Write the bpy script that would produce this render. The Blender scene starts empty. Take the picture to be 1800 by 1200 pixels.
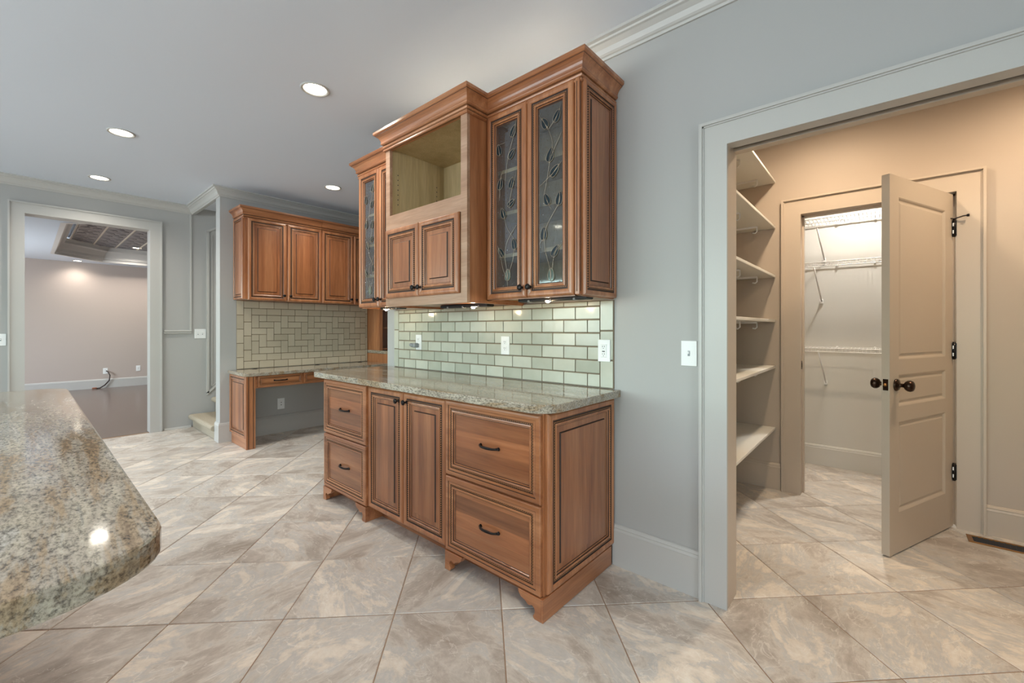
import bpy, bmesh, math, random
from mathutils import Vector

random.seed(7)
SC = bpy.context.scene
COL = SC.collection
R = math.radians

# ------------------------------------------------------------------ camera
cam_data = bpy.data.cameras.new('camera')
cam_data.sensor_width = 36.0
cam_data.lens = 746.88 / 1800 * 36.0
cam_data.shift_y = -23.18 / 1800
cam_data.clip_start = 0.02
cam = bpy.data.objects.new('camera', cam_data)
cam.location = (0, 0, 1.215)
cam.rotation_euler = (R(90), 0, R(41.1215))
COL.objects.link(cam)
SC.camera = cam

# ------------------------------------------------------------------ world (daylight and garden seen through the windows)
world = bpy.data.worlds.new('world')
SC.world = world
world.use_nodes = True
wn, wl = world.node_tree.nodes, world.node_tree.links
wn.clear()
w_out = wn.new('ShaderNodeOutputWorld')
w_bg = wn.new('ShaderNodeBackground')
w_geo = wn.new('ShaderNodeTexCoord')
w_sep = wn.new('ShaderNodeSeparateXYZ')
w_ramp = wn.new('ShaderNodeValToRGB')
wl.new(w_geo.outputs['Generated'], w_sep.inputs[0])
wl.new(w_sep.outputs['Z'], w_ramp.inputs[0])
wl.new(w_ramp.outputs[0], w_bg.inputs[0])
wl.new(w_bg.outputs[0], w_out.inputs[0])
cr = w_ramp.color_ramp
cr.elements[0].position = 0.0
cr.elements[0].color = (0.58, 0.62, 0.64, 1)
cr.elements[1].position = 0.30
cr.elements[1].color = (0.80, 0.90, 1.0, 1)
e = cr.elements.new(0.02)
e.color = (0.56, 0.70, 0.66, 1)
e = cr.elements.new(0.13)
e.color = (0.58, 0.73, 0.68, 1)
e = cr.elements.new(0.18)
e.color = (0.78, 0.89, 1.0, 1)
w_bg.inputs['Strength'].default_value = 20.0

# ------------------------------------------------------------------ windows of the kitchen as light openings (daylight)
WINDOWS = [(-6.2, -4.5), (-4.2, -2.5), (-2.2, -0.5), (0.4, 1.6)]      # south wall, x spans
ADDED_EWINDOWS = [(-3.8, -2.4), (-1.8, -0.4)]                                # east wall, y spans; unseen windows added to light the left wall
WWINDOWS = [(-3.4, -1.4)]                                             # west wall, y spans
WZ0, WZ1, WY, WX = 0.85, 2.35, -4.5, 3.5
for i, (a, b, side) in enumerate([(a, b, 'S') for a, b in WINDOWS] + [(a, b, 'E') for a, b in ADDED_EWINDOWS] + [(a, b, 'W') for a, b in WWINDOWS]):
    ld = bpy.data.lights.new('daylight', 'AREA')
    ld.shape = 'RECTANGLE'
    ld.size = b - a
    ld.size_y = WZ1 - WZ0
    ld.cycles.is_portal = True
    lo = bpy.data.objects.new('daylight', ld)
    if side == 'S':
        lo.location = ((a + b) / 2, WY - 0.02, (WZ0 + WZ1) / 2)
        lo.rotation_euler = (R(90), 0, 0)
    elif side == 'W':
        lo.location = (-6.59, (a + b) / 2, (WZ0 + WZ1) / 2)
        lo.rotation_euler = (R(90), 0, R(-90))
    else:
        lo.location = (WX + 0.02, (a + b) / 2, (WZ0 + WZ1) / 2)
        lo.rotation_euler = (R(90), 0, R(90))
    COL.objects.link(lo)

DWX = (-10.6, -8.8)                                                  # dining room window, x span
ld = bpy.data.lights.new('daylight', 'AREA')
ld.shape = 'RECTANGLE'
ld.size = DWX[1] - DWX[0]
ld.size_y = 1.7
ld.cycles.is_portal = True
lo = bpy.data.objects.new('daylight', ld)
lo.location = ((DWX[0] + DWX[1]) / 2, -2.21, 1.35)
lo.rotation_euler = (R(90), 0, 0)
COL.objects.link(lo)

CAN_POWER = 54.0
PANTRY_POWER = 74.0
CLOSET_POWER = 115.0
ROOM_POWER = 105.0

# ------------------------------------------------------------------ exposure
SC.view_settings.view_transform = 'Standard'
SC.view_settings.look = 'None'
SC.view_settings.exposure = 0.06
SC.view_settings.gamma = 1.0
SC.view_settings.use_curve_mapping = False
SC.cycles.use_denoising = True
SC.cycles.max_bounces = 10
SC.cycles.diffuse_bounces = 5
SC.cycles.glossy_bounces = 4
SC.cycles.transparent_max_bounces = 12
SC.cycles.sample_clamp_indirect = 4.0
SC.cycles.caustics_reflective = False
SC.cycles.caustics_refractive = False

# ================================================================== materials
MATS = {}


def srgb(r, g, b):
    def f(c):
        c /= 255.0
        return c / 12.92 if c <= 0.04045 else ((c + 0.055) / 1.055) ** 2.4
    return (f(r), f(g), f(b), 1.0)


def new_mat(name):
    m = bpy.data.materials.new(name)
    m.use_nodes = True
    n, l = m.node_tree.nodes, m.node_tree.links
    b = n['Principled BSDF']
    MATS[name] = m
    return m, n, l, b


def plain(name, col, rough=0.5, metal=0.0, bump=0.0, bscale=200.0, coat=0.0, spec=0.5, var=0.0):
    m, n, l, b = new_mat(name)
    b.inputs['Base Color'].default_value = col
    b.inputs['Roughness'].default_value = rough
    b.inputs['Metallic'].default_value = metal
    b.inputs['Specular IOR Level'].default_value = spec
    if coat:
        b.inputs['Coat Weight'].default_value = coat
        b.inputs['Coat Roughness'].default_value = 0.1
    tc = n.new('ShaderNodeTexCoord')
    nz = n.new('ShaderNodeTexNoise')
    nz.inputs['Scale'].default_value = bscale
    l.new(tc.outputs['Object'], nz.inputs['Vector'])
    if bump:
        bp = n.new('ShaderNodeBump')
        bp.inputs['Strength'].default_value = bump
        bp.inputs['Distance'].default_value = 0.002
        l.new(nz.outputs['Fac'], bp.inputs['Height'])
        l.new(bp.outputs[0], b.inputs['Normal'])
    mp = n.new('ShaderNodeMapRange')
    mp.inputs[3].default_value = 1.0 - max(var, 0.015)
    mp.inputs[4].default_value = 1.0 + max(var, 0.015)
    l.new(nz.outputs['Fac'], mp.inputs[0])
    mx = n.new('ShaderNodeMix')
    mx.data_type = 'RGBA'
    mx.blend_type = 'MULTIPLY'
    mx.inputs[0].default_value = 1.0
    mx.inputs[6].default_value = col
    l.new(mp.outputs[0], mx.inputs[7])
    l.new(mx.outputs[2], b.inputs['Base Color'])
    return m


def wood(name, axis, dark, mid, light, rough=0.36, boards=0.0, board_w=0.07, coat=0.55):
    """grain runs along axis ('X','Y','Z'); boards>0 adds glued-up board tone steps across the grain"""
    m, n, l, b = new_mat(name)
    tc = n.new('ShaderNodeTexCoord')
    oi = n.new('ShaderNodeObjectInfo')
    mp = n.new('ShaderNodeMapping')
    sc = {'X': (0.9, 14, 14), 'Y': (14, 0.9, 14), 'Z': (14, 14, 0.9)}[axis]
    mp.inputs['Scale'].default_value = sc
    l.new(tc.outputs['Object'], mp.inputs['Vector'])
    add = n.new('ShaderNodeVectorMath')
    add.operation = 'ADD'
    l.new(mp.outputs[0], add.inputs[0])
    mul = n.new('ShaderNodeMath')
    mul.operation = 'MULTIPLY'
    mul.inputs[1].default_value = 37.0
    l.new(oi.outputs['Random'], mul.inputs[0])
    l.new(mul.outputs[0], add.inputs[1])
    nz = n.new('ShaderNodeTexNoise')
    nz.inputs['Scale'].default_value = 1.0
    nz.inputs['Detail'].default_value = 6.0
    nz.inputs['Roughness'].default_value = 0.6
    nz.inputs['Distortion'].default_value = 0.4
    l.new(add.outputs[0], nz.inputs['Vector'])
    rp = n.new('ShaderNodeValToRGB')
    rp.color_ramp.elements[0].position = 0.28
    rp.color_ramp.elements[0].color = dark
    rp.color_ramp.elements[1].position = 0.72
    rp.color_ramp.elements[1].color = light
    el = rp.color_ramp.elements.new(0.5)
    el.color = mid
    l.new(nz.outputs['Fac'], rp.inputs[0])
    out = rp.outputs[0]
    # fine pores
    mp2 = n.new('ShaderNodeMapping')
    mp2.inputs['Scale'].default_value = tuple(s * 9 for s in sc)
    l.new(tc.outputs['Object'], mp2.inputs['Vector'])
    nz2 = n.new('ShaderNodeTexNoise')
    nz2.inputs['Scale'].default_value = 1.0
    nz2.inputs['Detail'].default_value = 3.0
    l.new(mp2.outputs[0], nz2.inputs['Vector'])
    mr = n.new('ShaderNodeMapRange')
    mr.inputs[1].default_value = 0.3
    mr.inputs[2].default_value = 0.7
    mr.inputs[3].default_value = 0.86
    mr.inputs[4].default_value = 1.08
    l.new(nz2.outputs['Fac'], mr.inputs[0])
    mx = n.new('ShaderNodeMix')
    mx.data_type = 'RGBA'
    mx.blend_type = 'MULTIPLY'
    mx.inputs[0].default_value = 1.0
    l.new(out, mx.inputs[6])
    l.new(mr.outputs[0], mx.inputs[7])
    out = mx.outputs[2]
    if boards:
        sp = n.new('ShaderNodeSeparateXYZ')
        l.new(tc.outputs['Object'], sp.inputs[0])
        ad = n.new('ShaderNodeMath')
        ad.operation = 'ADD'
        if axis == 'Z':
            l.new(sp.outputs['X'], ad.inputs[0])
            l.new(sp.outputs['Y'], ad.inputs[1])
        else:
            l.new(sp.outputs['Z'], ad.inputs[0])
            ad.inputs[1].default_value = 0.0
        dv = n.new('ShaderNodeMath')
        dv.operation = 'DIVIDE'
        dv.inputs[1].default_value = board_w
        l.new(ad.outputs[0], dv.inputs[0])
        a2 = n.new('ShaderNodeMath')
        a2.operation = 'ADD'
        l.new(dv.outputs[0], a2.inputs[0])
        l.new(mul.outputs[0], a2.inputs[1])
        fl = n.new('ShaderNodeMath')
        fl.operation = 'FLOOR'
        l.new(a2.outputs[0], fl.inputs[0])
        wnz = n.new('ShaderNodeTexWhiteNoise')
        wnz.noise_dimensions = '1D'
        l.new(fl.outputs[0], wnz.inputs['W'])
        mr2 = n.new('ShaderNodeMapRange')
        mr2.inputs[3].default_value = 1.0 - boards
        mr2.inputs[4].default_value = 1.0 + boards
        l.new(wnz.outputs['Value'], mr2.inputs[0])
        mx2 = n.new('ShaderNodeMix')
        mx2.data_type = 'RGBA'
        mx2.blend_type = 'MULTIPLY'
        mx2.inputs[0].default_value = 1.0
        l.new(out, mx2.inputs[6])
        l.new(mr2.outputs[0], mx2.inputs[7])
        out = mx2.outputs[2]
    l.new(out, b.inputs['Base Color'])
    b.inputs['Roughness'].default_value = rough
    b.inputs['Coat Weight'].default_value = coat
    b.inputs['Coat Roughness'].default_value = 0.22
    bp = n.new('ShaderNodeBump')
    bp.inputs['Strength'].default_value = 0.12
    bp.inputs['Distance'].default_value = 0.001
    l.new(nz2.outputs['Fac'], bp.inputs['Height'])
    l.new(bp.outputs[0], b.inputs['Normal'])
    return m


WD, WM, WL = srgb(124, 72, 42), srgb(154, 97, 60), srgb(180, 123, 83)
FD, FM, FL = srgb(132, 78, 46), srgb(163, 105, 66), srgb(190, 132, 90)
wood('wood_v', 'Z', FD, FM, FL)
wood('wood_h', 'X', FD, FM, FL)
wood('wood_hy', 'Y', FD, FM, FL)
wood('wood_panel_v', 'Z', WD, WM, WL, boards=0.16, board_w=0.075)
wood('wood_panel_h', 'X', WD, WM, WL, boards=0.30, board_w=0.078)
wood('maple', 'Z', srgb(172, 152, 112), srgb(184, 164, 124), srgb(194, 175, 136), rough=0.45, coat=0.1)
wood('raw_rail', 'X', srgb(150, 112, 86), srgb(170, 134, 108), srgb(190, 158, 134), rough=0.4, coat=0.2)
plain('glaze', srgb(52, 33, 24), 0.5)
plain('bronze', srgb(34, 30, 29), 0.32, 0.7)
plain('oil_bronze', srgb(62, 46, 36), 0.25, 0.85)
plain('wall_paint', srgb(173, 173, 171), 0.6, bump=0.03, bscale=350)
plain('trim_paint', srgb(187, 186, 182), 0.35)
plain('ceiling_paint', srgb(218, 226, 237), 0.7)
plain('pantry_paint', srgb(183, 168, 151), 0.6, bump=0.03, bscale=350)
plain('dining_paint', srgb(184, 171, 163), 0.6, bump=0.03, bscale=350)
plain('closet_paint', srgb(208, 205, 197), 0.6, bump=0.03, bscale=350)
plain('pantry_trim', srgb(192, 177, 159), 0.35)
plain('door_paint', srgb(188, 174, 156), 0.35)
plain('shelf_paint', srgb(222, 220, 212), 0.4)
plain('wire_white', srgb(238, 236, 232), 0.35)
plain('plate_white', srgb(236, 238, 238), 0.3)
plain('slot_dark', srgb(60, 60, 62), 0.6)
plain('black_plastic', srgb(20, 20, 21), 0.4)
plain('grey_plastic', srgb(140, 146, 150), 0.45)
plain('carpet', srgb(172, 162, 144), 0.95, bump=1.0, bscale=120, var=0.25, spec=0.1)
plain('grout_floor', srgb(150, 122, 98), 0.9, bump=0.2)
plain('grout_green', srgb(128, 112, 94), 0.85, bump=0.2)
plain('grout_beige', srgb(128, 112, 92), 0.85, bump=0.2)
plain('wood_floor', srgb(104, 90, 82), 0.22, bump=0.05, bscale=6, var=0.06)
plain('tin', srgb(128, 126, 130), 0.4, 0.5, bump=1.0, bscale=28, var=0.45)
plain('tray_trim', srgb(205, 203, 200), 0.35)
plain('tray_rib', srgb(210, 200, 185), 0.4)
plain('lead', srgb(176, 160, 140), 0.35, 0.6)
plain('brass', srgb(150, 104, 52), 0.35, 0.7)
plain('dark_vent', srgb(16, 22, 34), 0.5)
plain('red_plug', srgb(150, 95, 70), 0.5)
plain('cord_brown', srgb(48, 34, 30), 0.5)
plain('cord_black', srgb(14, 13, 13), 0.45)


def emit(name, col, strength):
    m, n, l, b = new_mat(name)
    b.inputs['Base Color'].default_value = (0.8, 0.8, 0.8, 1)
    b.inputs['Emission Color'].default_value = col
    b.inputs['Emission Strength'].default_value = strength


emit('can_glow', (1.0, 0.90, 0.72, 1), 14.0)
emit('puck_glow', (1.0, 0.80, 0.55, 1), 30.0)


def rope_mat():
    m, n, l, b = new_mat('rope')
    tc = n.new('ShaderNodeTexCoord')
    ck = n.new('ShaderNodeTexChecker')
    ck.inputs['Scale'].default_value = 170.0
    ck.inputs['Color1'].default_value = srgb(176, 122, 80)
    ck.inputs['Color2'].default_value = srgb(44, 28, 20)
    l.new(tc.outputs['Object'], ck.inputs['Vector'])
    l.new(ck.outputs['Color'], b.inputs['Base Color'])
    b.inputs['Roughness'].default_value = 0.45


rope_mat()


def granite_mat():
    m, n, l, b = new_mat('granite')
    tc = n.new('ShaderNodeTexCoord')
    mp = n.new('ShaderNodeMapping')
    mp.inputs['Scale'].default_value = (1.0, 7.5, 7.5)
    mp.inputs['Rotation'].default_value = (0, 0, R(9))
    l.new(tc.outputs['Object'], mp.inputs['Vector'])
    streak = n.new('ShaderNodeTexNoise')
    streak.inputs['Scale'].default_value = 2.0
    streak.inputs['Detail'].default_value = 7.0
    streak.inputs['Roughness'].default_value = 0.65
    streak.inputs['Distortion'].default_value = 0.6
    l.new(mp.outputs[0], streak.inputs['Vector'])
    mp2 = n.new('ShaderNodeMapping')
    mp2.inputs['Scale'].default_value = (75, 165, 165)
    l.new(tc.outputs['Object'], mp2.inputs['Vector'])
    sp = n.new('ShaderNodeTexNoise')
    sp.inputs['Scale'].default_value = 1.0
    sp.inputs['Detail'].default_value = 4.0
    sp.inputs['Roughness'].default_value = 0.7
    l.new(mp2.outputs[0], sp.inputs['Vector'])
    # tone of the streaks
    r1 = n.new('ShaderNodeValToRGB')
    r1.color_ramp.elements[0].position = 0.30
    r1.color_ramp.elements[0].color = srgb(128, 106, 82)
    r1.color_ramp.elements[1].position = 0.72
    r1.color_ramp.elements[1].color = srgb(208, 204, 195)
    for p_, c_ in ((0.42, srgb(164, 145, 120)), (0.48, srgb(166, 158, 146)), (0.55, srgb(184, 176, 160)), (0.63, srgb(176, 173, 166))):
        x_ = r1.color_ramp.elements.new(p_)
        x_.color = c_
    l.new(streak.outputs['Fac'], r1.inputs[0])
    # speckle
    r2 = n.new('ShaderNodeValToRGB')
    r2.color_ramp.elements[0].position = 0.34
    r2.color_ramp.elements[0].color = (0.12, 0.11, 0.10, 1)
    r2.color_ramp.elements[1].position = 0.68
    r2.color_ramp.elements[1].color = (1.12, 1.10, 1.06, 1)
    e3 = r2.color_ramp.elements.new(0.44)
    e3.color = (0.52, 0.50, 0.47, 1)
    e4 = r2.color_ramp.elements.new(0.52)
    e4.color = (0.85, 0.83, 0.80, 1)
    l.new(sp.outputs['Fac'], r2.inputs[0])
    mx = n.new('ShaderNodeMix')
    mx.data_type = 'RGBA'
    mx.blend_type = 'MULTIPLY'
    mx.inputs[0].default_value = 0.85
    l.new(r1.outputs[0], mx.inputs[6])
    l.new(r2.outputs[0], mx.inputs[7])
    l.new(mx.outputs[2], b.inputs['Base Color'])
    b.inputs['Roughness'].default_value = 0.07
    b.inputs['Specular IOR Level'].default_value = 0.6


granite_mat()


def stone_tile_mat():
    m, n, l, b = new_mat('stone_tile')
    tc = n.new('ShaderNodeTexCoord')
    oi = n.new('ShaderNodeObjectInfo')
    mul = n.new('ShaderNodeMath')
    mul.operation = 'MULTIPLY'
    mul.inputs[1].default_value = 53.0
    l.new(oi.outputs['Random'], mul.inputs[0])
    mp = n.new('ShaderNodeMapping')
    mp.inputs['Scale'].default_value = (1.5, 2.7, 1)
    mp.inputs['Rotation'].default_value = (0, 0, R(25))
    l.new(tc.outputs['Object'], mp.inputs['Vector'])
    ad = n.new('ShaderNodeVectorMath')
    ad.operation = 'ADD'
    l.new(mp.outputs[0], ad.inputs[0])
    l.new(mul.outputs[0], ad.inputs[1])
    nz = n.new('ShaderNodeTexNoise')
    nz.inputs['Scale'].default_value = 1.7
    nz.inputs['Detail'].default_value = 12.0
    nz.inputs['Roughness'].default_value = 0.70
    nz.inputs['Distortion'].default_value = 0.5
    l.new(ad.outputs[0], nz.inputs['Vector'])
    rp = n.new('ShaderNodeValToRGB')
    els = rp.color_ramp.elements
    els[0].position = 0.32
    els[0].color = srgb(158, 146, 133)
    els[1].position = 0.70
    els[1].color = srgb(232, 226, 216)
    for p, c in ((0.44, srgb(182, 172, 161)), (0.50, srgb(202, 194, 183)), (0.54, srgb(190, 187, 182)), (0.59, srgb(217, 206, 191))):
        x = els.new(p)
        x.color = c
    l.new(nz.outputs['Fac'], rp.inputs[0])
    # fine mottling
    fz = n.new('ShaderNodeTexNoise')
    fz.inputs['Scale'].default_value = 17.0
    fz.inputs['Detail'].default_value = 8.0
    fz.inputs['Roughness'].default_value = 0.7
    l.new(tc.outputs['Object'], fz.inputs['Vector'])
    fm_ = n.new('ShaderNodeMapRange')
    fm_.inputs[1].default_value = 0.3
    fm_.inputs[2].default_value = 0.7
    fm_.inputs[3].default_value = 0.88
    fm_.inputs[4].default_value = 1.10
    l.new(fz.outputs['Fac'], fm_.inputs[0])
    fx_ = n.new('ShaderNodeMix')
    fx_.data_type = 'RGBA'
    fx_.blend_type = 'MULTIPLY'
    fx_.inputs[0].default_value = 1.0
    l.new(rp.outputs[0], fx_.inputs[6])
    l.new(fm_.outputs[0], fx_.inputs[7])
    # fine crack veins
    vz = n.new('ShaderNodeTexNoise')
    vz.inputs['Scale'].default_value = 2.4
    vz.inputs['Detail'].default_value = 6.0
    vz.inputs['Distortion'].default_value = 1.5
    l.new(ad.outputs[0], vz.inputs['Vector'])
    sb = n.new('ShaderNodeMath')
    sb.operation = 'SUBTRACT'
    sb.inputs[1].default_value = 0.5
    l.new(vz.outputs['Fac'], sb.inputs[0])
    ab = n.new('ShaderNodeMath')
    ab.operation = 'ABSOLUTE'
    l.new(sb.outputs[0], ab.inputs[0])
    mr = n.new('ShaderNodeMapRange')
    mr.inputs[1].default_value = 0.0
    mr.inputs[2].default_value = 0.010
    mr.inputs[3].default_value = 0.45
    mr.inputs[4].default_value = 0.0
    l.new(ab.outputs[0], mr.inputs[0])
    mx = n.new('ShaderNodeMix')
    mx.data_type = 'RGBA'
    l.new(mr.outputs[0], mx.inputs[0])
    l.new(fx_.outputs[2], mx.inputs[6])
    mx.inputs[7].default_value = srgb(236, 231, 222)
    # tile to tile tone
    mr2 = n.new('ShaderNodeMapRange')
    mr2.inputs[3].default_value = 0.93
    mr2.inputs[4].default_value = 1.07
    l.new(oi.outputs['Random'], mr2.inputs[0])
    mx2 = n.new('ShaderNodeMix')
    mx2.data_type = 'RGBA'
    mx2.blend_type = 'MULTIPLY'
    mx2.inputs[0].default_value = 1.0
    l.new(mx.outputs[2], mx2.inputs[6])
    l.new(mr2.outputs[0], mx2.inputs[7])
    l.new(mx2.outputs[2], b.inputs['Base Color'])
    b.inputs['Roughness'].default_value = 0.42
    bp = n.new('ShaderNodeBump')
    bp.inputs['Strength'].default_value = 0.25
    bp.inputs['Distance'].default_value = 0.002
    l.new(nz.outputs['Fac'], bp.inputs['Height'])
    l.new(bp.outputs[0], b.inputs['Normal'])


stone_tile_mat()


def wall_tile_mat(name, c0, c1, rough, bump):
    m, n, l, b = new_mat(name)
    tc = n.new('ShaderNodeTexCoord')
    oi = n.new('ShaderNodeObjectInfo')
    mul = n.new('ShaderNodeMath')
    mul.operation = 'MULTIPLY'
    mul.inputs[1].default_value = 31.0
    l.new(oi.outputs['Random'], mul.inputs[0])
    ad = n.new('ShaderNodeVectorMath')
    ad.operation = 'ADD'
    l.new(tc.outputs['Object'], ad.inputs[0])
    l.new(mul.outputs[0], ad.inputs[1])
    nz = n.new('ShaderNodeTexNoise')
    nz.inputs['Scale'].default_value = 9.0
    nz.inputs['Detail'].default_value = 5.0
    l.new(ad.outputs[0], nz.inputs['Vector'])
    mr = n.new('ShaderNodeMath')
    mr.operation = 'MULTIPLY_ADD'
    mr.inputs[1].default_value = 0.55
    l.new(nz.outputs['Fac'], mr.inputs[0])
    m2 = n.new('ShaderNodeMath')
    m2.operation = 'MULTIPLY'
    m2.inputs[1].default_value = 0.5
    l.new(oi.outputs['Random'], m2.inputs[0])
    l.new(m2.outputs[0], mr.inputs[2])
    mx = n.new('ShaderNodeMix')
    mx.data_type = 'RGBA'
    mx.inputs[6].default_value = c0
    mx.inputs[7].default_value = c1
    l.new(mr.outputs[0], mx.inputs[0])
    l.new(mx.outputs[2], b.inputs['Base Color'])
    b.inputs['Roughness'].default_value = rough
    bp = n.new('ShaderNodeBump')
    bp.inputs['Strength'].default_value = bump
    bp.inputs['Distance'].default_value = 0.004
    l.new(nz.outputs['Fac'], bp.inputs['Height'])
    l.new(bp.outputs[0], b.inputs['Normal'])


wall_tile_mat('tile_green', srgb(156, 160, 144), srgb(204, 206, 192), 0.16, 0.5)
wall_tile_mat('tile_beige', srgb(178, 167, 146), srgb(204, 193, 172), 0.38, 0.2)


def glass_mat(name, tint, refl, seeds, haze):
    m, n, l, b = new_mat(name)
    n.remove(b)
    out = n['Material Output']
    tr = n.new('ShaderNodeBsdfTransparent')
    tr.inputs['Color'].default_value = tint
    gl = n.new('ShaderNodeBsdfGlossy')
    gl.inputs['Roughness'].default_value = 0.05
    gl.inputs['Color'].default_value = (0.9, 0.95, 1.0, 1)
    mx = n.new('ShaderNodeMixShader')
    lw = n.new('ShaderNodeLayerWeight')
    lw.inputs['Blend'].default_value = 0.5 if seeds else 0.35
    pw = n.new('ShaderNodeMath')
    pw.operation = 'POWER'
    pw.inputs[1].default_value = 2.0 if seeds else 1.0
    mr = n.new('ShaderNodeMapRange')
    mr.inputs[3].default_value = refl
    mr.inputs[4].default_value = 0.9
    l.new(lw.outputs['Facing' if seeds else 'Fresnel'], pw.inputs[0])
    l.new(pw.outputs[0], mr.inputs[0])
    l.new(mr.outputs[0], mx.inputs[0])
    l.new(tr.outputs[0], mx.inputs[1])
    l.new(gl.outputs[0], mx.inputs[2])
    last = mx.outputs[0]
    if haze:
        df = n.new('ShaderNodeBsdfDiffuse')
        df.inputs['Color'].default_value = (0.75, 0.78, 0.78, 1)
        m2 = n.new('ShaderNodeMixShader')
        m2.inputs[0].default_value = haze
        l.new(last, m2.inputs[1])
        l.new(df.outputs[0], m2.inputs[2])
        last = m2.outputs[0]
    if seeds:
        tc = n.new('ShaderNodeTexCoord')
        vo = n.new('ShaderNodeTexVoronoi')
        vo.inputs['Scale'].default_value = 95.0
        vo.inputs['Randomness'].default_value = 1.0
        l.new(tc.outputs['Object'], vo.inputs['Vector'])
        mr3 = n.new('ShaderNodeMapRange')
        mr3.inputs[1].default_value = 0.12
        mr3.inputs[2].default_value = 0.3
        mr3.inputs[3].default_value = 1.0
        mr3.inputs[4].default_value = 0.0
        l.new(vo.outputs['Distance'], mr3.inputs[0])
        bp = n.new('ShaderNodeBump')
        bp.inputs['Strength'].default_value = 0.8
        bp.inputs['Distance'].default_value = 0.002
        l.new(mr3.outputs[0], bp.inputs['Height'])
        l.new(bp.outputs[0], gl.inputs['Normal'])
    l.new(last, out.inputs['Surface'])


glass_mat('seeded_glass', (0.66, 0.69, 0.70, 1), 0.06, True, 0.03)
plain('leaf_glass', (0.012, 0.022, 0.028, 1), 0.12, spec=0.4)
glass_mat('green_glass', (0.16, 0.55, 0.30, 1), 0.14, False, 0.10)
glass_mat('window_glass', (0.96, 0.98, 0.98, 1), 0.03, False, 0.0)


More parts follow.
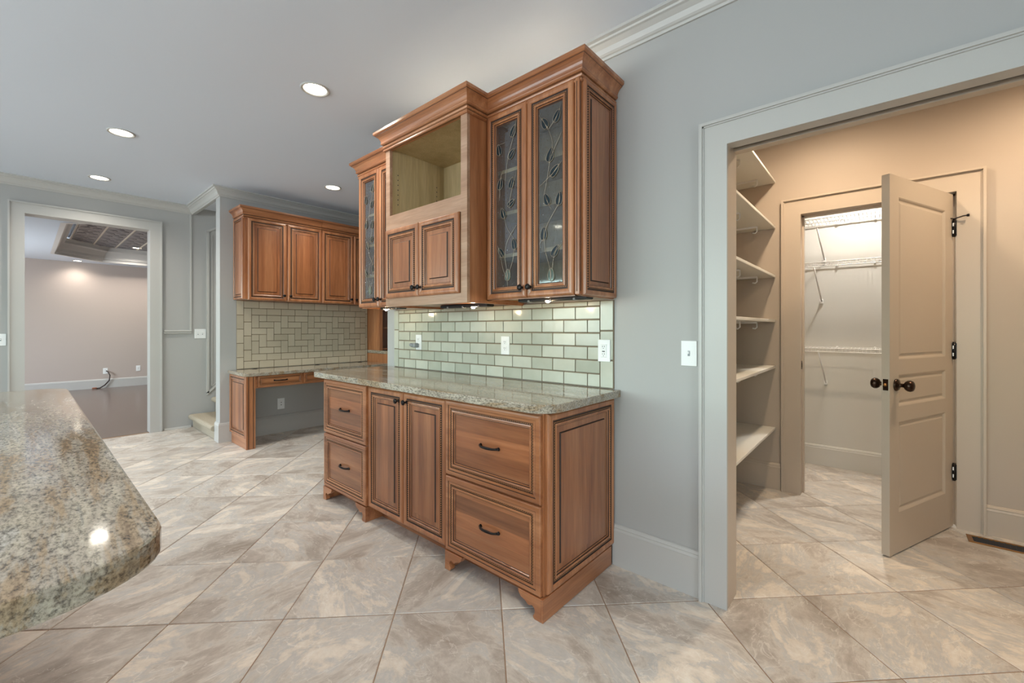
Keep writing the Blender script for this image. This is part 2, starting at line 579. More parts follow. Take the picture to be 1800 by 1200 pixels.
# ================================================================== mesh helpers
class MB:
    def __init__(self):
        self.v, self.f, self.m, self.s = [], [], [], []

    def add(self, verts, faces, mat=0, smooth=False):
        o = len(self.v)
        self.v += [tuple(p) for p in verts]
        for fc in faces:
            self.f.append(tuple(o + i for i in fc))
            self.m.append(mat)
            self.s.append(smooth)

    def box(self, x0, x1, y0, y1, z0, z1, mat=0):
        v = [(x0, y0, z0), (x1, y0, z0), (x1, y1, z0), (x0, y1, z0), (x0, y0, z1), (x1, y0, z1), (x1, y1, z1), (x0, y1, z1)]
        self.add(v, [(0, 3, 2, 1), (4, 5, 6, 7), (0, 1, 5, 4), (1, 2, 6, 5), (2, 3, 7, 6), (3, 0, 4, 7)], mat)
        return self

    def cbox(self, x0, x1, y0, y1, z0, z1, c=0.003, mat=0):
        """box with chamfered vertical and horizontal edges on all sides"""
        def loop(i, z):
            return [(x0 + i, y0 + i, z), (x1 - i, y0 + i, z), (x1 - i, y1 - i, z), (x0 + i, y1 - i, z)]
        v = loop(c, z0) + loop(0, z0 + c) + loop(0, z1 - c) + loop(c, z1)
        f = [(3, 2, 1, 0), (12, 13, 14, 15)]
        for k in range(3):
            for i in range(4):
                j = (i + 1) % 4
                f.append((k * 4 + i, k * 4 + j, k * 4 + 4 + j, k * 4 + 4 + i))
        self.add(v, f, mat)
        return self

    def prism(self, poly, axis, a0, a1, mat=0, smooth=False):
        """poly: (p,q) outline; axis 'X': (p,q)=(y,z); 'Y': (x,z); 'Z': (x,y)"""
        def P(p, q, a):
            return {'X': (a, p, q), 'Y': (p, a, q), 'Z': (p, q, a)}[axis]
        k = len(poly)
        v = [P(p, q, a0) for p, q in poly] + [P(p, q, a1) for p, q in poly]
        self.add(v, [tuple(range(k))[::-1], tuple(range(k, 2 * k))], mat)
        o = len(self.v) - 2 * k
        for i in range(k):
            j = (i + 1) % k
            self.f.append((o + i, o + j, o + k + j, o + k + i))
            self.m.append(mat)
            self.s.append(smooth)
        return self

    def tube(self, pts, r, n=8, mat=0, cap=True):
        pts = [Vector(p) for p in pts]
        rings = []
        up = Vector((0.13, 0.27, 0.95)).normalized()
        for i, p in enumerate(pts):
            if i == 0:
                t = pts[1] - p
            elif i == len(pts) - 1:
                t = p - pts[i - 1]
            else:
                t = pts[i + 1] - pts[i - 1]
            t.normalize()
            a = t.cross(up)
            if a.length < 1e-3:
                a = t.cross(Vector((1, 0, 0)))
            a.normalize()
            b2 = t.cross(a)
            rr = r[i] if isinstance(r, (list, tuple)) else r
            rings.append([p + (a * math.cos(2 * math.pi * k / n) + b2 * math.sin(2 * math.pi * k / n)) * rr for k in range(n)])
        v = [q for rg in rings for q in rg]
        f = []
        for i in range(len(pts) - 1):
            for k in range(n):
                k2 = (k + 1) % n
                f.append((i * n + k, i * n + k2, i * n + n + k2, i * n + n + k))
        self.add(v, f, mat, True)
        if cap:
            o = len(self.v) - len(v)
            for base in (0, (len(pts) - 1) * n):
                self.f.append(tuple(o + base + k for k in range(n)))
                self.m.append(mat)
                self.s.append(False)
        return self

    def lathe(self, origin, axis, prof, n=16, mat=0):
        """prof: list of (radius, distance along axis)"""
        o = Vector(origin)
        ax = Vector(axis).normalized()
        a = ax.cross(Vector((0, 0, 1)))
        if a.length < 1e-3:
            a = Vector((1, 0, 0))
        a.normalize()
        b2 = ax.cross(a)
        v, f = [], []
        for r, h in prof:
            for k in range(n):
                t = 2 * math.pi * k / n
                v.append(o + ax * h + (a * math.cos(t) + b2 * math.sin(t)) * r)
        for i in range(len(prof) - 1):
            for k in range(n):
                k2 = (k + 1) % n
                f.append((i * n + k, i * n + k2, i * n + n + k2, i * n + n + k))
        self.add(v, f, mat, True)
        q = len(self.v) - len(v)
        for base in (0, (len(prof) - 1) * n):
            if prof[0 if base == 0 else -1][0] > 1e-4:
                self.f.append(tuple(q + base + k for k in range(n)))
                self.m.append(mat)
                self.s.append(False)
        return self

    def sweep(self, path, prof, mat=0, smooth=False):
        """path: xy points; prof: (offset to the left of travel, z); mitred corners"""
        pts = [Vector((p[0], p[1])) for p in path]
        dirs = [(pts[i + 1] - pts[i]).normalized() for i in range(len(pts) - 1)]
        k = len(prof)
        v = []
        for i, p in enumerate(pts):
            d0 = dirs[max(i - 1, 0)]
            d1 = dirs[min(i, len(dirs) - 1)]
            n0 = Vector((-d0.y, d0.x))
            n1 = Vector((-d1.y, d1.x))
            mv = (n0 + n1)
            mv = mv / max(mv.dot(n0), 1e-6)
            for e_ in prof:
                q = p + mv * e_[0]
                v.append((q.x, q.y, e_[1]))
        self.add(v, [tuple(range(k)), tuple(range((len(pts) - 1) * k, len(pts) * k))[::-1]], mat)
        o = len(self.v) - len(v)
        for i in range(len(pts) - 1):
            for j in range(k):
                j2 = (j + 1) % k
                self.f.append((o + i * k + j, o + i * k + j2, o + i * k + k + j2, o + i * k + k + j))
                self.m.append(prof[j2][2] if len(prof[j2]) > 2 else mat)
                self.s.append(smooth)
        return self

    def mesh(self, name, mats, off=(0, 0, 0)):
        me = bpy.data.meshes.new(name)
        ox, oy, oz = off
        me.from_pydata([(x - ox, y - oy, z - oz) for x, y, z in self.v], [], self.f)
        for mt in mats:
            me.materials.append(MATS[mt])
        me.polygons.foreach_set('material_index', self.m)
        me.polygons.foreach_set('use_smooth', self.s)
        bm = bmesh.new()
        bm.from_mesh(me)
        bmesh.ops.recalc_face_normals(bm, faces=bm.faces)
        bm.to_mesh(me)
        bm.free()
        me.update()
        return me

    def build(self, name, mats, parent=None, loc=None, bevel=0.0):
        """mesh object; verts are given in world space; origin = loc, or the parent's origin"""
        if isinstance(mats, str):
            mats = [mats]
        po = Vector((0, 0, 0))
        q = parent
        while q is not None:
            po += q.location
            q = q.parent
        wo = Vector(loc) if loc is not None else po
        ob = bpy.data.objects.new(name, self.mesh(name, mats, wo))
        COL.objects.link(ob)
        if parent is not None:
            ob.parent = parent
        ob.location = wo - po
        if bevel:
            bv = ob.modifiers.new('edge', 'BEVEL')
            bv.width = bevel
            bv.segments = 2
            bv.limit_method = 'ANGLE'
            bv.angle_limit = R(40)
        return ob


def tag(o, label, cat, group=None):
    o['label'] = label
    o['category'] = cat
    if group:
        o['group'] = group
    return o


def thing(name, loc, label, cat, group=None):
    o = bpy.data.objects.new(name, None)
    o.empty_display_size = 0.05
    o.location = loc
    COL.objects.link(o)
    return tag(o, label, cat, group)


def struct(o):
    o['kind'] = 'structure'
    return o


def sbox(name, mat, *boxes):
    b = MB()
    for x in boxes:
        b.box(*x)
    return struct(b.build(name, mat))


# ---- rectangular moulded fronts
class Fr:
    """frame of a vertical rectangle: P bottom-left (seen from the front), R along width, N outward"""
    def __init__(self, P, Rv, N):
        self.P, self.R, self.N = Vector(P), Vector(Rv), Vector(N)

    def pt(self, a, b, d):
        return self.P + self.R * a + Vector((0, 0, b)) + self.N * d


def rings(b, fr, w, h, prof, fill=None, a0=0.0, b0=0.0):
    """prof: (inset, depth, mat of the band leading to it)"""
    k0 = len(b.v)
    for ins, d, mt in prof:
        for (a, c) in ((ins, ins), (w - ins, ins), (w - ins, h - ins), (ins, h - ins)):
            b.v.append(tuple(fr.pt(a0 + a, b0 + c, d)))
    for i in range(1, len(prof)):
        for k in range(4):
            k2 = (k + 1) % 4
            b.f.append((k0 + (i - 1) * 4 + k, k0 + (i - 1) * 4 + k2, k0 + i * 4 + k2, k0 + i * 4 + k))
            b.m.append(prof[i][2])
            b.s.append(False)
    if fill is not None:
        o = k0 + (len(prof) - 1) * 4
        b.f.append((o, o + 1, o + 2, o + 3))
        b.m.append(fill)
        b.s.append(False)


FR_EDGE = [(0, 0, 0), (0, .010, 0), (.003, .016, 0), (.009, .0205, 0), (.018, .0215, 0), (.027, .020, 0), (.031, .017, 0), (.0325, .014, 1)]
FR_DRAW = [(0, 0, 0), (0, .014, 0), (.004, .019, 0), (.012, .020, 0), (.022, .020, 0), (.0235, .0165, 1), (.026, .0185, 0), (.037, .0175, 0), (.038, .014, 1)]
FR_IN = [(.046, .0140, 1), (.047, .0175, 1), (.053, .019, 0), (.057, .0165, 0), (.0585, .012, 1), (.062, .0125, 0), (.064, .009, 0), (.0655, .0065, 1), (.068, .0065, 1)]


def scale_prof(p, s):
    return [(a * s, d, m) for a, d, m in p]


def rope(parent, fr, w, h, s=1.0, mat='rope'):
    b = MB()
    rings(b, fr, w, h, [(.0395 * s, .0142, 0), (.0408 * s, .0175, 0), (.0435 * s, .0175, 0), (.0448 * s, .0142, 0)])
    return b.build('rope_bead', mat, parent)


def knob(parent, p, N, mat='bronze', s=1.0):
    b = MB()
    b.lathe(p, N, [(.0085 * s, 0), (.0075 * s, .003 * s), (.0048 * s, .006 * s), (.0045 * s, .013 * s), (.0085 * s, .016 * s), (.0140 * s, .019 * s), (.0155 * s, .023 * s), (.0135 * s, .027 * s), (.006 * s, .029 * s), (0.0, .0293 * s)], 14)
    return b.build('knob', mat, parent)


def pull(parent, fr, a, bb, length=0.115, d0=0.007):
    """arched drawer pull centred on (a,bb) of the front"""
    b = MB()
    pts, rad = [], []
    n = 13
    for i in range(n):
        t = i / (n - 1) * 2 - 1
        pts.append(fr.pt(a + t * length / 2, bb - 0.001 * (1 - t * t), d0 + 0.004 + 0.020 * (1 - t ** 4) ** 0.9))
        rad.append(0.0046 + 0.0022 * (1 - abs(t)) + (0.0022 if abs(t) > 0.95 else 0))
    b.tube(pts, rad, 8)
    for sgn in (-1, 1):
        b.lathe(fr.pt(a + sgn * length / 2, bb, d0 - 0.001), fr.N, [(.0085, 0), (.0085, .004), (.006, .010), (.0035, .0125), (0, .013)], 10)
    return b.build('pull', 'bronze', parent)


def drawer_front(parent, fr, w, h, s=1.0, pullat=True, mats=('wood_h', 'wood_panel_h'), name='drawer', plen=0.115):
    b = MB()
    rings(b, fr, w, h, scale_prof(FR_DRAW + FR_IN, s))
    o = b.build(name, [mats[0], 'glaze'], parent)
    b = MB()
    i = .066 * s
    rings(b, fr, w, h, [(i, .004, 0), (i, .0072, 0)], fill=0)
    b.build('panel', mats[1], o)
    rope(o, fr, w, h, s)
    if pullat:
        pull(o, fr, w / 2, h / 2, plen)
    return o


def raised_door(parent, fr, w, h, s=1.0, knob_at=None, name='door', mats=('wood_v', 'wood_panel_v'), withrope=True, field=.026):
    b = MB()
    rings(b, fr, w, h, scale_prof(FR_EDGE + [(.037, .0135, 1)] + FR_IN, s))
    o = b.build(name, [mats[0], 'glaze'], parent)
    b = MB()
    i = .066 * s
    j = i + field * s
    rings(b, fr, w, h, [(i, .003, 0), (i, .0068, 0), (j, .0072, 0), (j + .0045, .0135, 1), (j + .0065, .0138, 0)], fill=0)
    b.build('panel', [mats[1], 'glaze'], o)
    if withrope:
        rope(o, fr, w, h, s)
    if knob_at:
        knob(o, fr.pt(knob_at[0], knob_at[1], .019), fr.N)
    return o


# pixel-free leaf pattern of the leaded glass (s across the pane, z height, tilt in degrees, length)
LEAF_A = [(0.80, 2.245, 25, .062), (0.12, 2.172, -10, .060), (0.72, 2.129, 42, .058), (0.19, 1.988, 12, .062), (0.72, 1.977, 18, .058), (0.70, 1.872, 58, .052), (0.32, 1.828, -22, .058), (0.84, 1.655, -12, .060), (0.22, 1.621, -35, .056), (0.54, 1.497, 5, .060)]
LEAF_B = [(0.28, 2.220, -28, .062), (0.77, 2.233, 28, .062), (0.51, 2.057, 18, .070), (0.68, 1.974, 45, .066), (0.36, 1.845, -24, .062), (0.86, 1.835, 10, .066), (0.24, 1.680, 5, .064), (0.70, 1.587, 35, .062), (0.53, 1.476, 0, .064)]
VINE_A = [[(0.95, 2.30), (0.80, 2.21), (0.55, 2.12), (0.45, 2.03), (0.42, 1.98)], [(0.40, 2.20), (0.12, 2.20)], [(0.30, 2.05), (0.19, 2.02), (0.15, 1.90)], [(0.95, 2.03), (0.72, 1.94), (0.60, 1.86), (0.66, 1.84)], [(0.30, 1.86), (0.45, 1.75), (0.80, 1.69)], [(0.95, 1.75), (0.50, 1.68), (0.38, 1.60), (0.50, 1.53), (0.54, 1.435)], [(0.05, 1.66), (0.22, 1.60), (0.30, 1.53), (0.54, 1.47)], [(0.84, 1.63), (0.80, 1.57), (0.60, 1.51)]]
VINE_B = [[(0.04, 2.27), (0.28, 2.22), (0.45, 2.18), (0.60, 2.12), (0.58, 2.05)], [(0.92, 2.28), (0.77, 2.23), (0.42, 2.18)], [(0.95, 2.15), (0.62, 2.07), (0.48, 2.03), (0.40, 1.95), (0.25, 1.87)], [(0.95, 2.01), (0.68, 1.97), (0.40, 1.945), (0.05, 1.915)], [(0.86, 1.87), (0.90, 1.82), (0.62, 1.77), (0.42, 1.73), (0.24, 1.68), (0.28, 1.60), (0.50, 1.51), (0.53, 1.435)], [(0.36, 1.84), (0.55, 1.79)], [(0.05, 1.63), (0.24, 1.655)], [(0.97, 1.62), (0.70, 1.585), (0.62, 1.545), (0.58, 1.50)]]


def glass_door(parent, fr, w, h, pattern, knob_at, s=1.0):
    b = MB()
    p = scale_prof(FR_EDGE + [(.037, .0135, 1)] + FR_IN, s)
    last = p[-1][0]
    rings(b, fr, w, h, p + [(last, 0, 0), (0, 0, 0)])
    o = b.build('door', ['wood_v', 'glaze'], parent)
    rope(o, fr, w, h, s)
    gi = last - .004
    gw = w - 2 * gi
    b = MB()
    rings(b, fr, w, h, [(gi, .001, 0), (gi, .004, 0)], fill=0)
    b.build('glass_pane', 'seeded_glass', o)
    leaves, vines = pattern
    z0 = fr.P.z

    def gp(sx, z, d):
        return fr.pt(gi + sx * gw, z - z0, d)
    for k, (sx, z, tilt, ln) in enumerate(leaves):
        c = gp(sx, z, 0)
        t = R(tilt)
        n = 10
        outl = []
        for q in range(-n, n):
            u = q / n
            y = (-math.cos(math.pi * abs(u))) * ln / 2 * 1.0
            hw = ln * 0.37 * math.sin(math.pi * abs(u)) ** 0.8 * (1.0 - 0.62 * abs(u) ** 1.6)
            x = hw if u >= 0 else -hw
            if q == -n:
                y, x = ln / 2, 0.0
            outl.append((x * math.cos(t) + y * math.sin(t), y * math.cos(t) - x * math.sin(t)))
        outl = [(max(-gw * sx + .002, min(gw * (1 - sx) - .002, x)), y) for x, y in outl]
        lb = MB()
        front = [c + fr.R * x + Vector((0, 0, y)) + fr.N * .0075 for x, y in outl]
        back = [c + fr.R * x + Vector((0, 0, y)) + fr.N * .0045 for x, y in outl]
        m = len(outl)
        lb.add(front + back, [tuple(range(m)), tuple(range(m, 2 * m))[::-1]] + [(i, (i + 1) % m, m + (i + 1) % m, m + i) for i in range(m)])
        lb.build('leaf', 'green_glass' if k == len(leaves) - 1 else 'leaf_glass', o)
    vb = MB()
    for (sx, z, tilt, ln) in leaves:
        c = gp(sx, z, .0085)
        t = R(tilt)
        ctr = [c + fr.R * (y * math.sin(t)) + Vector((0, 0, y * math.cos(t))) for y in (-ln * .62, ln * .58)]
        vb.tube(ctr, .0009, 5)
        ring = []
        for q in range(17):
            u = q / 16 * 2 - 1
            y = (-math.cos(math.pi * abs(u))) * ln / 2
            hw = ln * 0.37 * math.sin(math.pi * abs(u)) ** 0.8 * (1.0 - 0.62 * abs(u) ** 1.6)
            x = math.copysign(hw, u)
            xx = x * math.cos(t) + y * math.sin(t)
            xx = max(-gw * sx + .002, min(gw * (1 - sx) - .002, xx))
            ring.append(c + fr.R * xx + Vector((0, 0, y * math.cos(t) - x * math.sin(t))))
        vb.tube(ring, .0009, 5, cap=False)
    for vn in vines:
        pts = []
        for i in range(len(vn) - 1):
            (s0, z_0), (s1, z_1) = vn[i], vn[i + 1]
            for q in range(4):
                f_ = q / 4
                pts.append((s0 + (s1 - s0) * f_, z_0 + (z_1 - z_0) * f_))
        pts.append(vn[-1])
        for _ in range(3):
            pts = [pts[0]] + [((pts[i - 1][0] + 2 * pts[i][0] + pts[i + 1][0]) / 4, (pts[i - 1][1] + 2 * pts[i][1] + pts[i + 1][1]) / 4) for i in range(1, len(pts) - 1)] + [pts[-1]]
        vb.tube([gp(a, z, .008) for a, z in pts], .0010, 5)
    vb.build('lead_vine', 'lead', o)
    if knob_at:
        knob(o, fr.pt(knob_at[0], knob_at[1], .019), fr.N)
    return o


NEGY = ((1, 0, 0), (0, -1, 0))
POSX = ((0, 1, 0), (1, 0, 0))

# ================================================================== structure: shell
CE = 2.71
YW = 2.005            # face of the cabinet wall
sbox('wall_north', 'wall_paint', (-3.14, -.526, YW, 2.13, 0, CE), (-.526, .92, YW, 2.13, 2.029, CE), (.92, 3.5, YW, 2.13, 0, CE))
wa, wb = WWINDOWS[0]
sbox('wall_west', 'wall_paint', (-6.58, -6.43, -4.5, wa, 0, CE), (-6.58, -6.43, wb, -.024, 0, CE), (-6.58, -6.43, wa, wb, 0, WZ0), (-6.58, -6.43, wa, wb, WZ1, CE), (-6.58, -6.43, .972, 4.0, 0, CE), (-6.58, -6.43, -.024, .972, 2.378, CE))
sb = []
xs = [-6.58] + [q for w_ in WINDOWS for q in w_] + [3.5]
for i in range(0, len(xs), 2):
    sb.append((xs[i], xs[i + 1], -4.62, WY, 0, CE))
for a, b_ in WINDOWS:
    sb.append((a, b_, -4.62, WY, 0, WZ0))
    sb.append((a, b_, -4.62, WY, WZ1, CE))
sbox('wall_south', 'wall_paint', *sb)
sb = []
ys = [-4.62] + [q for w_ in ADDED_EWINDOWS for q in w_] + [2.13]
for i in range(0, len(ys), 2):
    sb.append((3.5, 3.62, ys[i], ys[i + 1], 0, CE))
for a, b_ in ADDED_EWINDOWS:
    sb.append((3.5, 3.62, a, b_, 0, WZ0))
    sb.append((3.5, 3.62, a, b_, WZ1, CE))
sbox('wall_east', 'wall_paint', *sb)
sbox('wall_desk', 'wall_paint', (-5.45, -5.31, 1.36, 4.0, 0, CE), (-6.43, -5.45, 1.36, 1.385, 2.617, CE))
sbox('wall_desk_end', 'wall_paint', (-6.58, -1.08, 4.0, 4.12, 0, CE))
sbox('wall_pantry_west', 'pantry_paint', (-1.08, -.98, 2.13, 4.76, 0, CE))
sbox('wall_pantry_north', 'pantry_paint', (-.98, -.472, 3.735, 3.86, 0, CE), (-.472, .357, 3.735, 3.86, 2.067, CE), (.357, 1.4, 3.735, 3.86, 0, CE))
sbox('wall_pantry_east', 'pantry_paint', (1.4, 1.5, 2.13, 4.76, 0, CE))
sbox('wall_pantry_south', 'pantry_paint', (-.98, -.526, 2.13, 2.142, 0, CE), (-.526, .92, 2.13, 2.142, 2.029, CE), (.92, 1.4, 2.13, 2.142, 0, CE))
sbox('wall_closet_north', 'closet_paint', (-.98, 1.4, 4.66, 4.76, 0, CE))
sbox('ceiling', 'ceiling_paint', (-6.58, 3.62, -4.62, 4.76, CE, CE + .1))

# windows of the unseen kitchen side
for i, (a, b_) in enumerate(WINDOWS):
    m = MB()
    for q in ((a, a + .05), (b_ - .05, b_), ((a + b_) / 2 - .02, (a + b_) / 2 + .02)):
        m.box(q[0], q[1], -4.58, -4.53, WZ0, WZ1)
    m.box(a, b_, -4.58, -4.53, WZ0, WZ0 + .05)
    m.box(a, b_, -4.58, -4.53, WZ1 - .05, WZ1)
    wo = struct(m.build('window_%d' % (i + 1), 'trim_paint'))
    MB().box(a + .05, b_ - .05, -4.558, -4.554, WZ0 + .05, WZ1 - .05).build('pane', 'window_glass', wo)

for i, (a, b_) in enumerate(ADDED_EWINDOWS):  # east pair is added for its daylight, out of view
    m = MB()
    for q in ((a, a + .05), (b_ - .05, b_), ((a + b_) / 2 - .02, (a + b_) / 2 + .02)):
        m.box(3.53, 3.58, q[0], q[1], WZ0, WZ1)
    m.box(3.53, 3.58, a, b_, WZ0, WZ0 + .05)
    m.box(3.53, 3.58, a, b_, WZ1 - .05, WZ1)
    wo = struct(m.build('window_%d' % (i + 5), 'trim_paint'))
    MB().box(3.554, 3.558, a + .05, b_ - .05, WZ0 + .05, WZ1 - .05).build('pane', 'window_glass', wo)

m = MB()
for q in ((wa, wa + .05), (wb - .05, wb), ((wa + wb) / 2 - .02, (wa + wb) / 2 + .02)):
    m.box(-6.53, -6.48, q[0], q[1], WZ0, WZ1)
m.box(-6.53, -6.48, wa, wb, WZ0, WZ0 + .05)
m.box(-6.53, -6.48, wa, wb, WZ1 - .05, WZ1)
wo = struct(m.build('window_7', 'trim_paint'))
MB().box(-6.507, -6.503, wa + .05, wb - .05, WZ0 + .05, WZ1 - .05).build('pane', 'window_glass', wo)

# crown mouldings
CP = [(0, 2.617), (.010, 2.617), (.013, 2.628), (.020, 2.632), (.026, 2.640), (.034, 2.662), (.052, 2.680), (.062, 2.684), (.066, 2.692), (.080, 2.697), (.080, CE), (0, CE)]
struct(MB().sweep([(3.5, YW), (-3.14, YW)], CP).build('trim_1', 'trim_paint'))
struct(MB().sweep([(-5.31, 4.0), (-5.31, 1.36), (-6.43, 1.36), (-6.43, -4.5)], CP).build('trim_2', 'trim_paint'))


def bbprof(h):
    return [(0, 0), (.016, 0), (.016, h - .032), (.0175, h - .030), (.013, h - .018), (.0145, h - .014), (.008, h - .003), (.003, h), (0, h)]


struct(MB().sweep([(-.622, YW), (-1.05, YW)], bbprof(.208)).build('baseboard_north', 'trim_paint'))
struct(MB().sweep([(3.5, YW), (1.016, YW)], bbprof(.208)).build('baseboard_north_east', 'trim_paint'))
struct(MB().sweep([(-5.31, 4.0), (-5.31, 1.36), (-5.45, 1.36)], bbprof(.208)).build('baseboard_desk', 'trim_paint'))
struct(MB().prism([(-6.43, 0), (-6.415, 0), (-6.418, .014), (-6.43, .022)], 'Y', 1.085, 1.345).build('baseboard_stair', 'trim_paint'))
struct(MB().sweep([(-.577, 3.735), (-.98, 3.735)], bbprof(.196)).build('baseboard_pantry_north', 'pantry_trim'))
struct(MB().sweep([(1.4, 3.735), (.452, 3.735)], bbprof(.175)).build('baseboard_pantry_east', 'pantry_trim'))
struct(MB().sweep([(1.4, 4.66), (-.98, 4.66)], bbprof(.18)).build('baseboard_closet', 'closet_paint'))


def casing(name, mat, plane, face, a0, a1, top, w, jamb, jd, axis='Y', depth=.02, band=.013, jmat=None):
    """casing round an opening a0..a1, wall face at `plane`, protruding `face` (+1/-1) along axis; jamb lining of depth jd"""
    b = MB()

    def bx(p0, p1, d0, d1, z0, z1, mt=0):
        q0, q1 = sorted((plane + face * d0, plane + face * d1))
        if axis == 'Y':
            b.box(p0, p1, q0, q1, z0, z1, mt)
        else:
            b.box(q0, q1, p0, p1, z0, z1, mt)
    o = w - band
    bx(a0 - o, a0, 0, depth, 0, top)
    bx(a1, a1 + o, 0, depth, 0, top)
    bx(a0 - o, a1 + o, 0, depth, top, top + o)
    # back band
    bx(a0 - w, a0 - o, 0, depth + .014, 0, top + w)
    bx(a1 + o, a1 + w, 0, depth + .014, 0, top + w)
    bx(a0 - o, a1 + o, 0, depth + .014, top + o, top + w)
    # inner bead of the band
    bx(a0 - o, a0 - o + .006, depth, depth + .006, 0, top + o)
    bx(a1 + o - .006, a1 + o, depth, depth + .006, 0, top + o)
    bx(a0 - o, a1 + o, depth, depth + .006, top + o - .006, top + o)
    # jamb lining
    jm = 0 if jmat is None else 1
    bx(a0 - jamb, a0, 0, -jd, 0, top + jamb, jm)
    bx(a1, a1 + jamb, 0, -jd, 0, top + jamb, jm)
    return b, bx, jm


# pocket-door opening to the pantry (slot in the head)
b, bx, jm = casing('pantry', 'trim_paint', YW, -1, -.506, .90, 2.009, .112, .02, .137, jmat=1)
bx(-.506, .90, 0.0, -.048, 2.009, 2.029, 0)
bx(-.506, .90, -.092, -.137, 2.009, 2.029, jm)
bx(-.506, .90, -.048, -.092, 2.024, 2.029, 2)
struct(b.build('trim_3', ['trim_paint', 'pantry_trim', 'slot_dark']))
# casing on the pantry side is out of sight; doorway in the west wall
b, bx, jm = casing('west', 'trim_paint', -6.43, 1, -.004, .952, 2.358, .110, .02, .15, axis='X')
bx(-.004, .952, 0, -.15, 2.358, 2.378, 0)
struct(b.build('trim_4', ['trim_paint']))
# closet door casing
b, bx, jm = casing('closet', 'pantry_trim', 3.735, -1, -.452, .337, 2.047, .120, .02, .125)
bx(-.452, .337, 0, -.125, 2.047, 2.067, 0)
# door stop
bx(-.452, -.440, -.055, -.095, 0, 2.047)
bx(.325, .337, -.055, -.095, 0, 2.047)
bx(-.452, .337, -.055, -.095, 2.035, 2.047)
struct(b.build('trim_5', ['pantry_trim']))
# chair rail and corner strip on the west wall, raked frame in the stairwell
b = MB()
b.prism([(-6.43, 1.146), (-6.413, 1.150), (-6.410, 1.160), (-6.417, 1.168), (-6.405, 1.180), (-6.409, 1.191), (-6.43, 1.193)], 'Y', 1.082, 1.345)
struct(b.build('trim_6', 'trim_paint'))
b = MB()
b.box(-6.43, -6.415, 1.333, 1.348, 1.193, 2.617)
struct(b.build('trim_7', 'trim_paint'))
b = MB()


def para(y0, y1, yo, zo, hgt, sl, x0=-6.43, x1=-6.413):
    v = []
    for x in (x0, x1):
        v += [(x, y0, zo + (y0 - yo) * sl), (x, y1, zo + (y1 - yo) * sl), (x, y1, zo + (y1 - yo) * sl + hgt), (x, y0, zo + (y0 - yo) * sl + hgt)]
    b.add(v, [(0, 1, 2, 3), (4, 5, 6, 7), (0, 1, 5, 4), (1, 2, 6, 5), (2, 3, 7, 6), (3, 0, 4, 7)])


b.box(-6.43, -6.413, 1.504, 1.528, .40, 2.43)
b.box(-6.43, -6.420, 1.556, 1.564, .47, 2.40)
para(1.504, 3.2, 1.504, .375, .032, .95)
para(1.556, 3.2, 1.504, .420, .010, .95, -6.43, -6.420)
para(1.504, 2.2, 1.504, 2.42, .030, .6)
struct(b.build('trim_8', 'trim_paint'))

# ------------------------------------------------------------------ floors
fl = sbox('floor', 'grout_floor', (-6.50, 3.5, -4.5, 4.66, -.06, -.003))
sbox('floor_dining', 'wood_floor', (-12.1, -6.50, -2.2, 4.3, -.06, -.001))
TP, U0, V0 = .457, .08, 1.838
S2 = math.sqrt(2)


def clip(poly, rect):
    x0, x1, y0, y1 = rect
    for ax, lim, sg in ((0, x0, 1), (0, x1, -1), (1, y0, 1), (1, y1, -1)):
        out = []
        for i in range(len(poly)):
            p, q = poly[i], poly[(i + 1) % len(poly)]
            ip, iq = sg * (p[ax] - lim) >= 0, sg * (q[ax] - lim) >= 0
            if ip:
                out.append(p)
            if ip != iq:
                t = (lim - p[ax]) / (q[ax] - p[ax])
                out.append((p[0] + (q[0] - p[0]) * t, p[1] + (q[1] - p[1]) * t))
        poly = out
        if len(poly) < 3:
            return []
    return poly


def tile_mesh(poly, cx, cy):
    m = MB()
    k = len(poly)
    gx = sum(p[0] for p in poly) / k
    gy = sum(p[1] for p in poly) / k

    def ins(p, d):
        v = Vector((p[0] - gx, p[1] - gy))
        ln = max(v.length, 1e-5)
        v = v * max(0.0, 1 - d / ln)
        return (gx + v.x, gy + v.y)
    lv = [[(p[0], p[1], -.012) for p in poly], [(p[0], p[1], -.0022) for p in poly], [ins(p, .004) + (0.0,) for p in poly]]
    v = [q for l_ in lv for q in l_]
    f = [tuple(range(2 * k, 3 * k))]
    for a in range(2):
        for i in range(k):
            j = (i + 1) % k
            f.append((a * k + i, a * k + j, a * k + k + j, a * k + k + i))
    m.add(v, f)
    return m


def in_view(x, y):
    # does the tile lie in the part of the floor the room view takes in
    A = R(41.1215)
    d = -x * math.sin(A) + y * math.cos(A)
    s_ = x * math.cos(A) + y * math.sin(A)
    return d > .75 and abs(s_) < d * 1.205 + .35


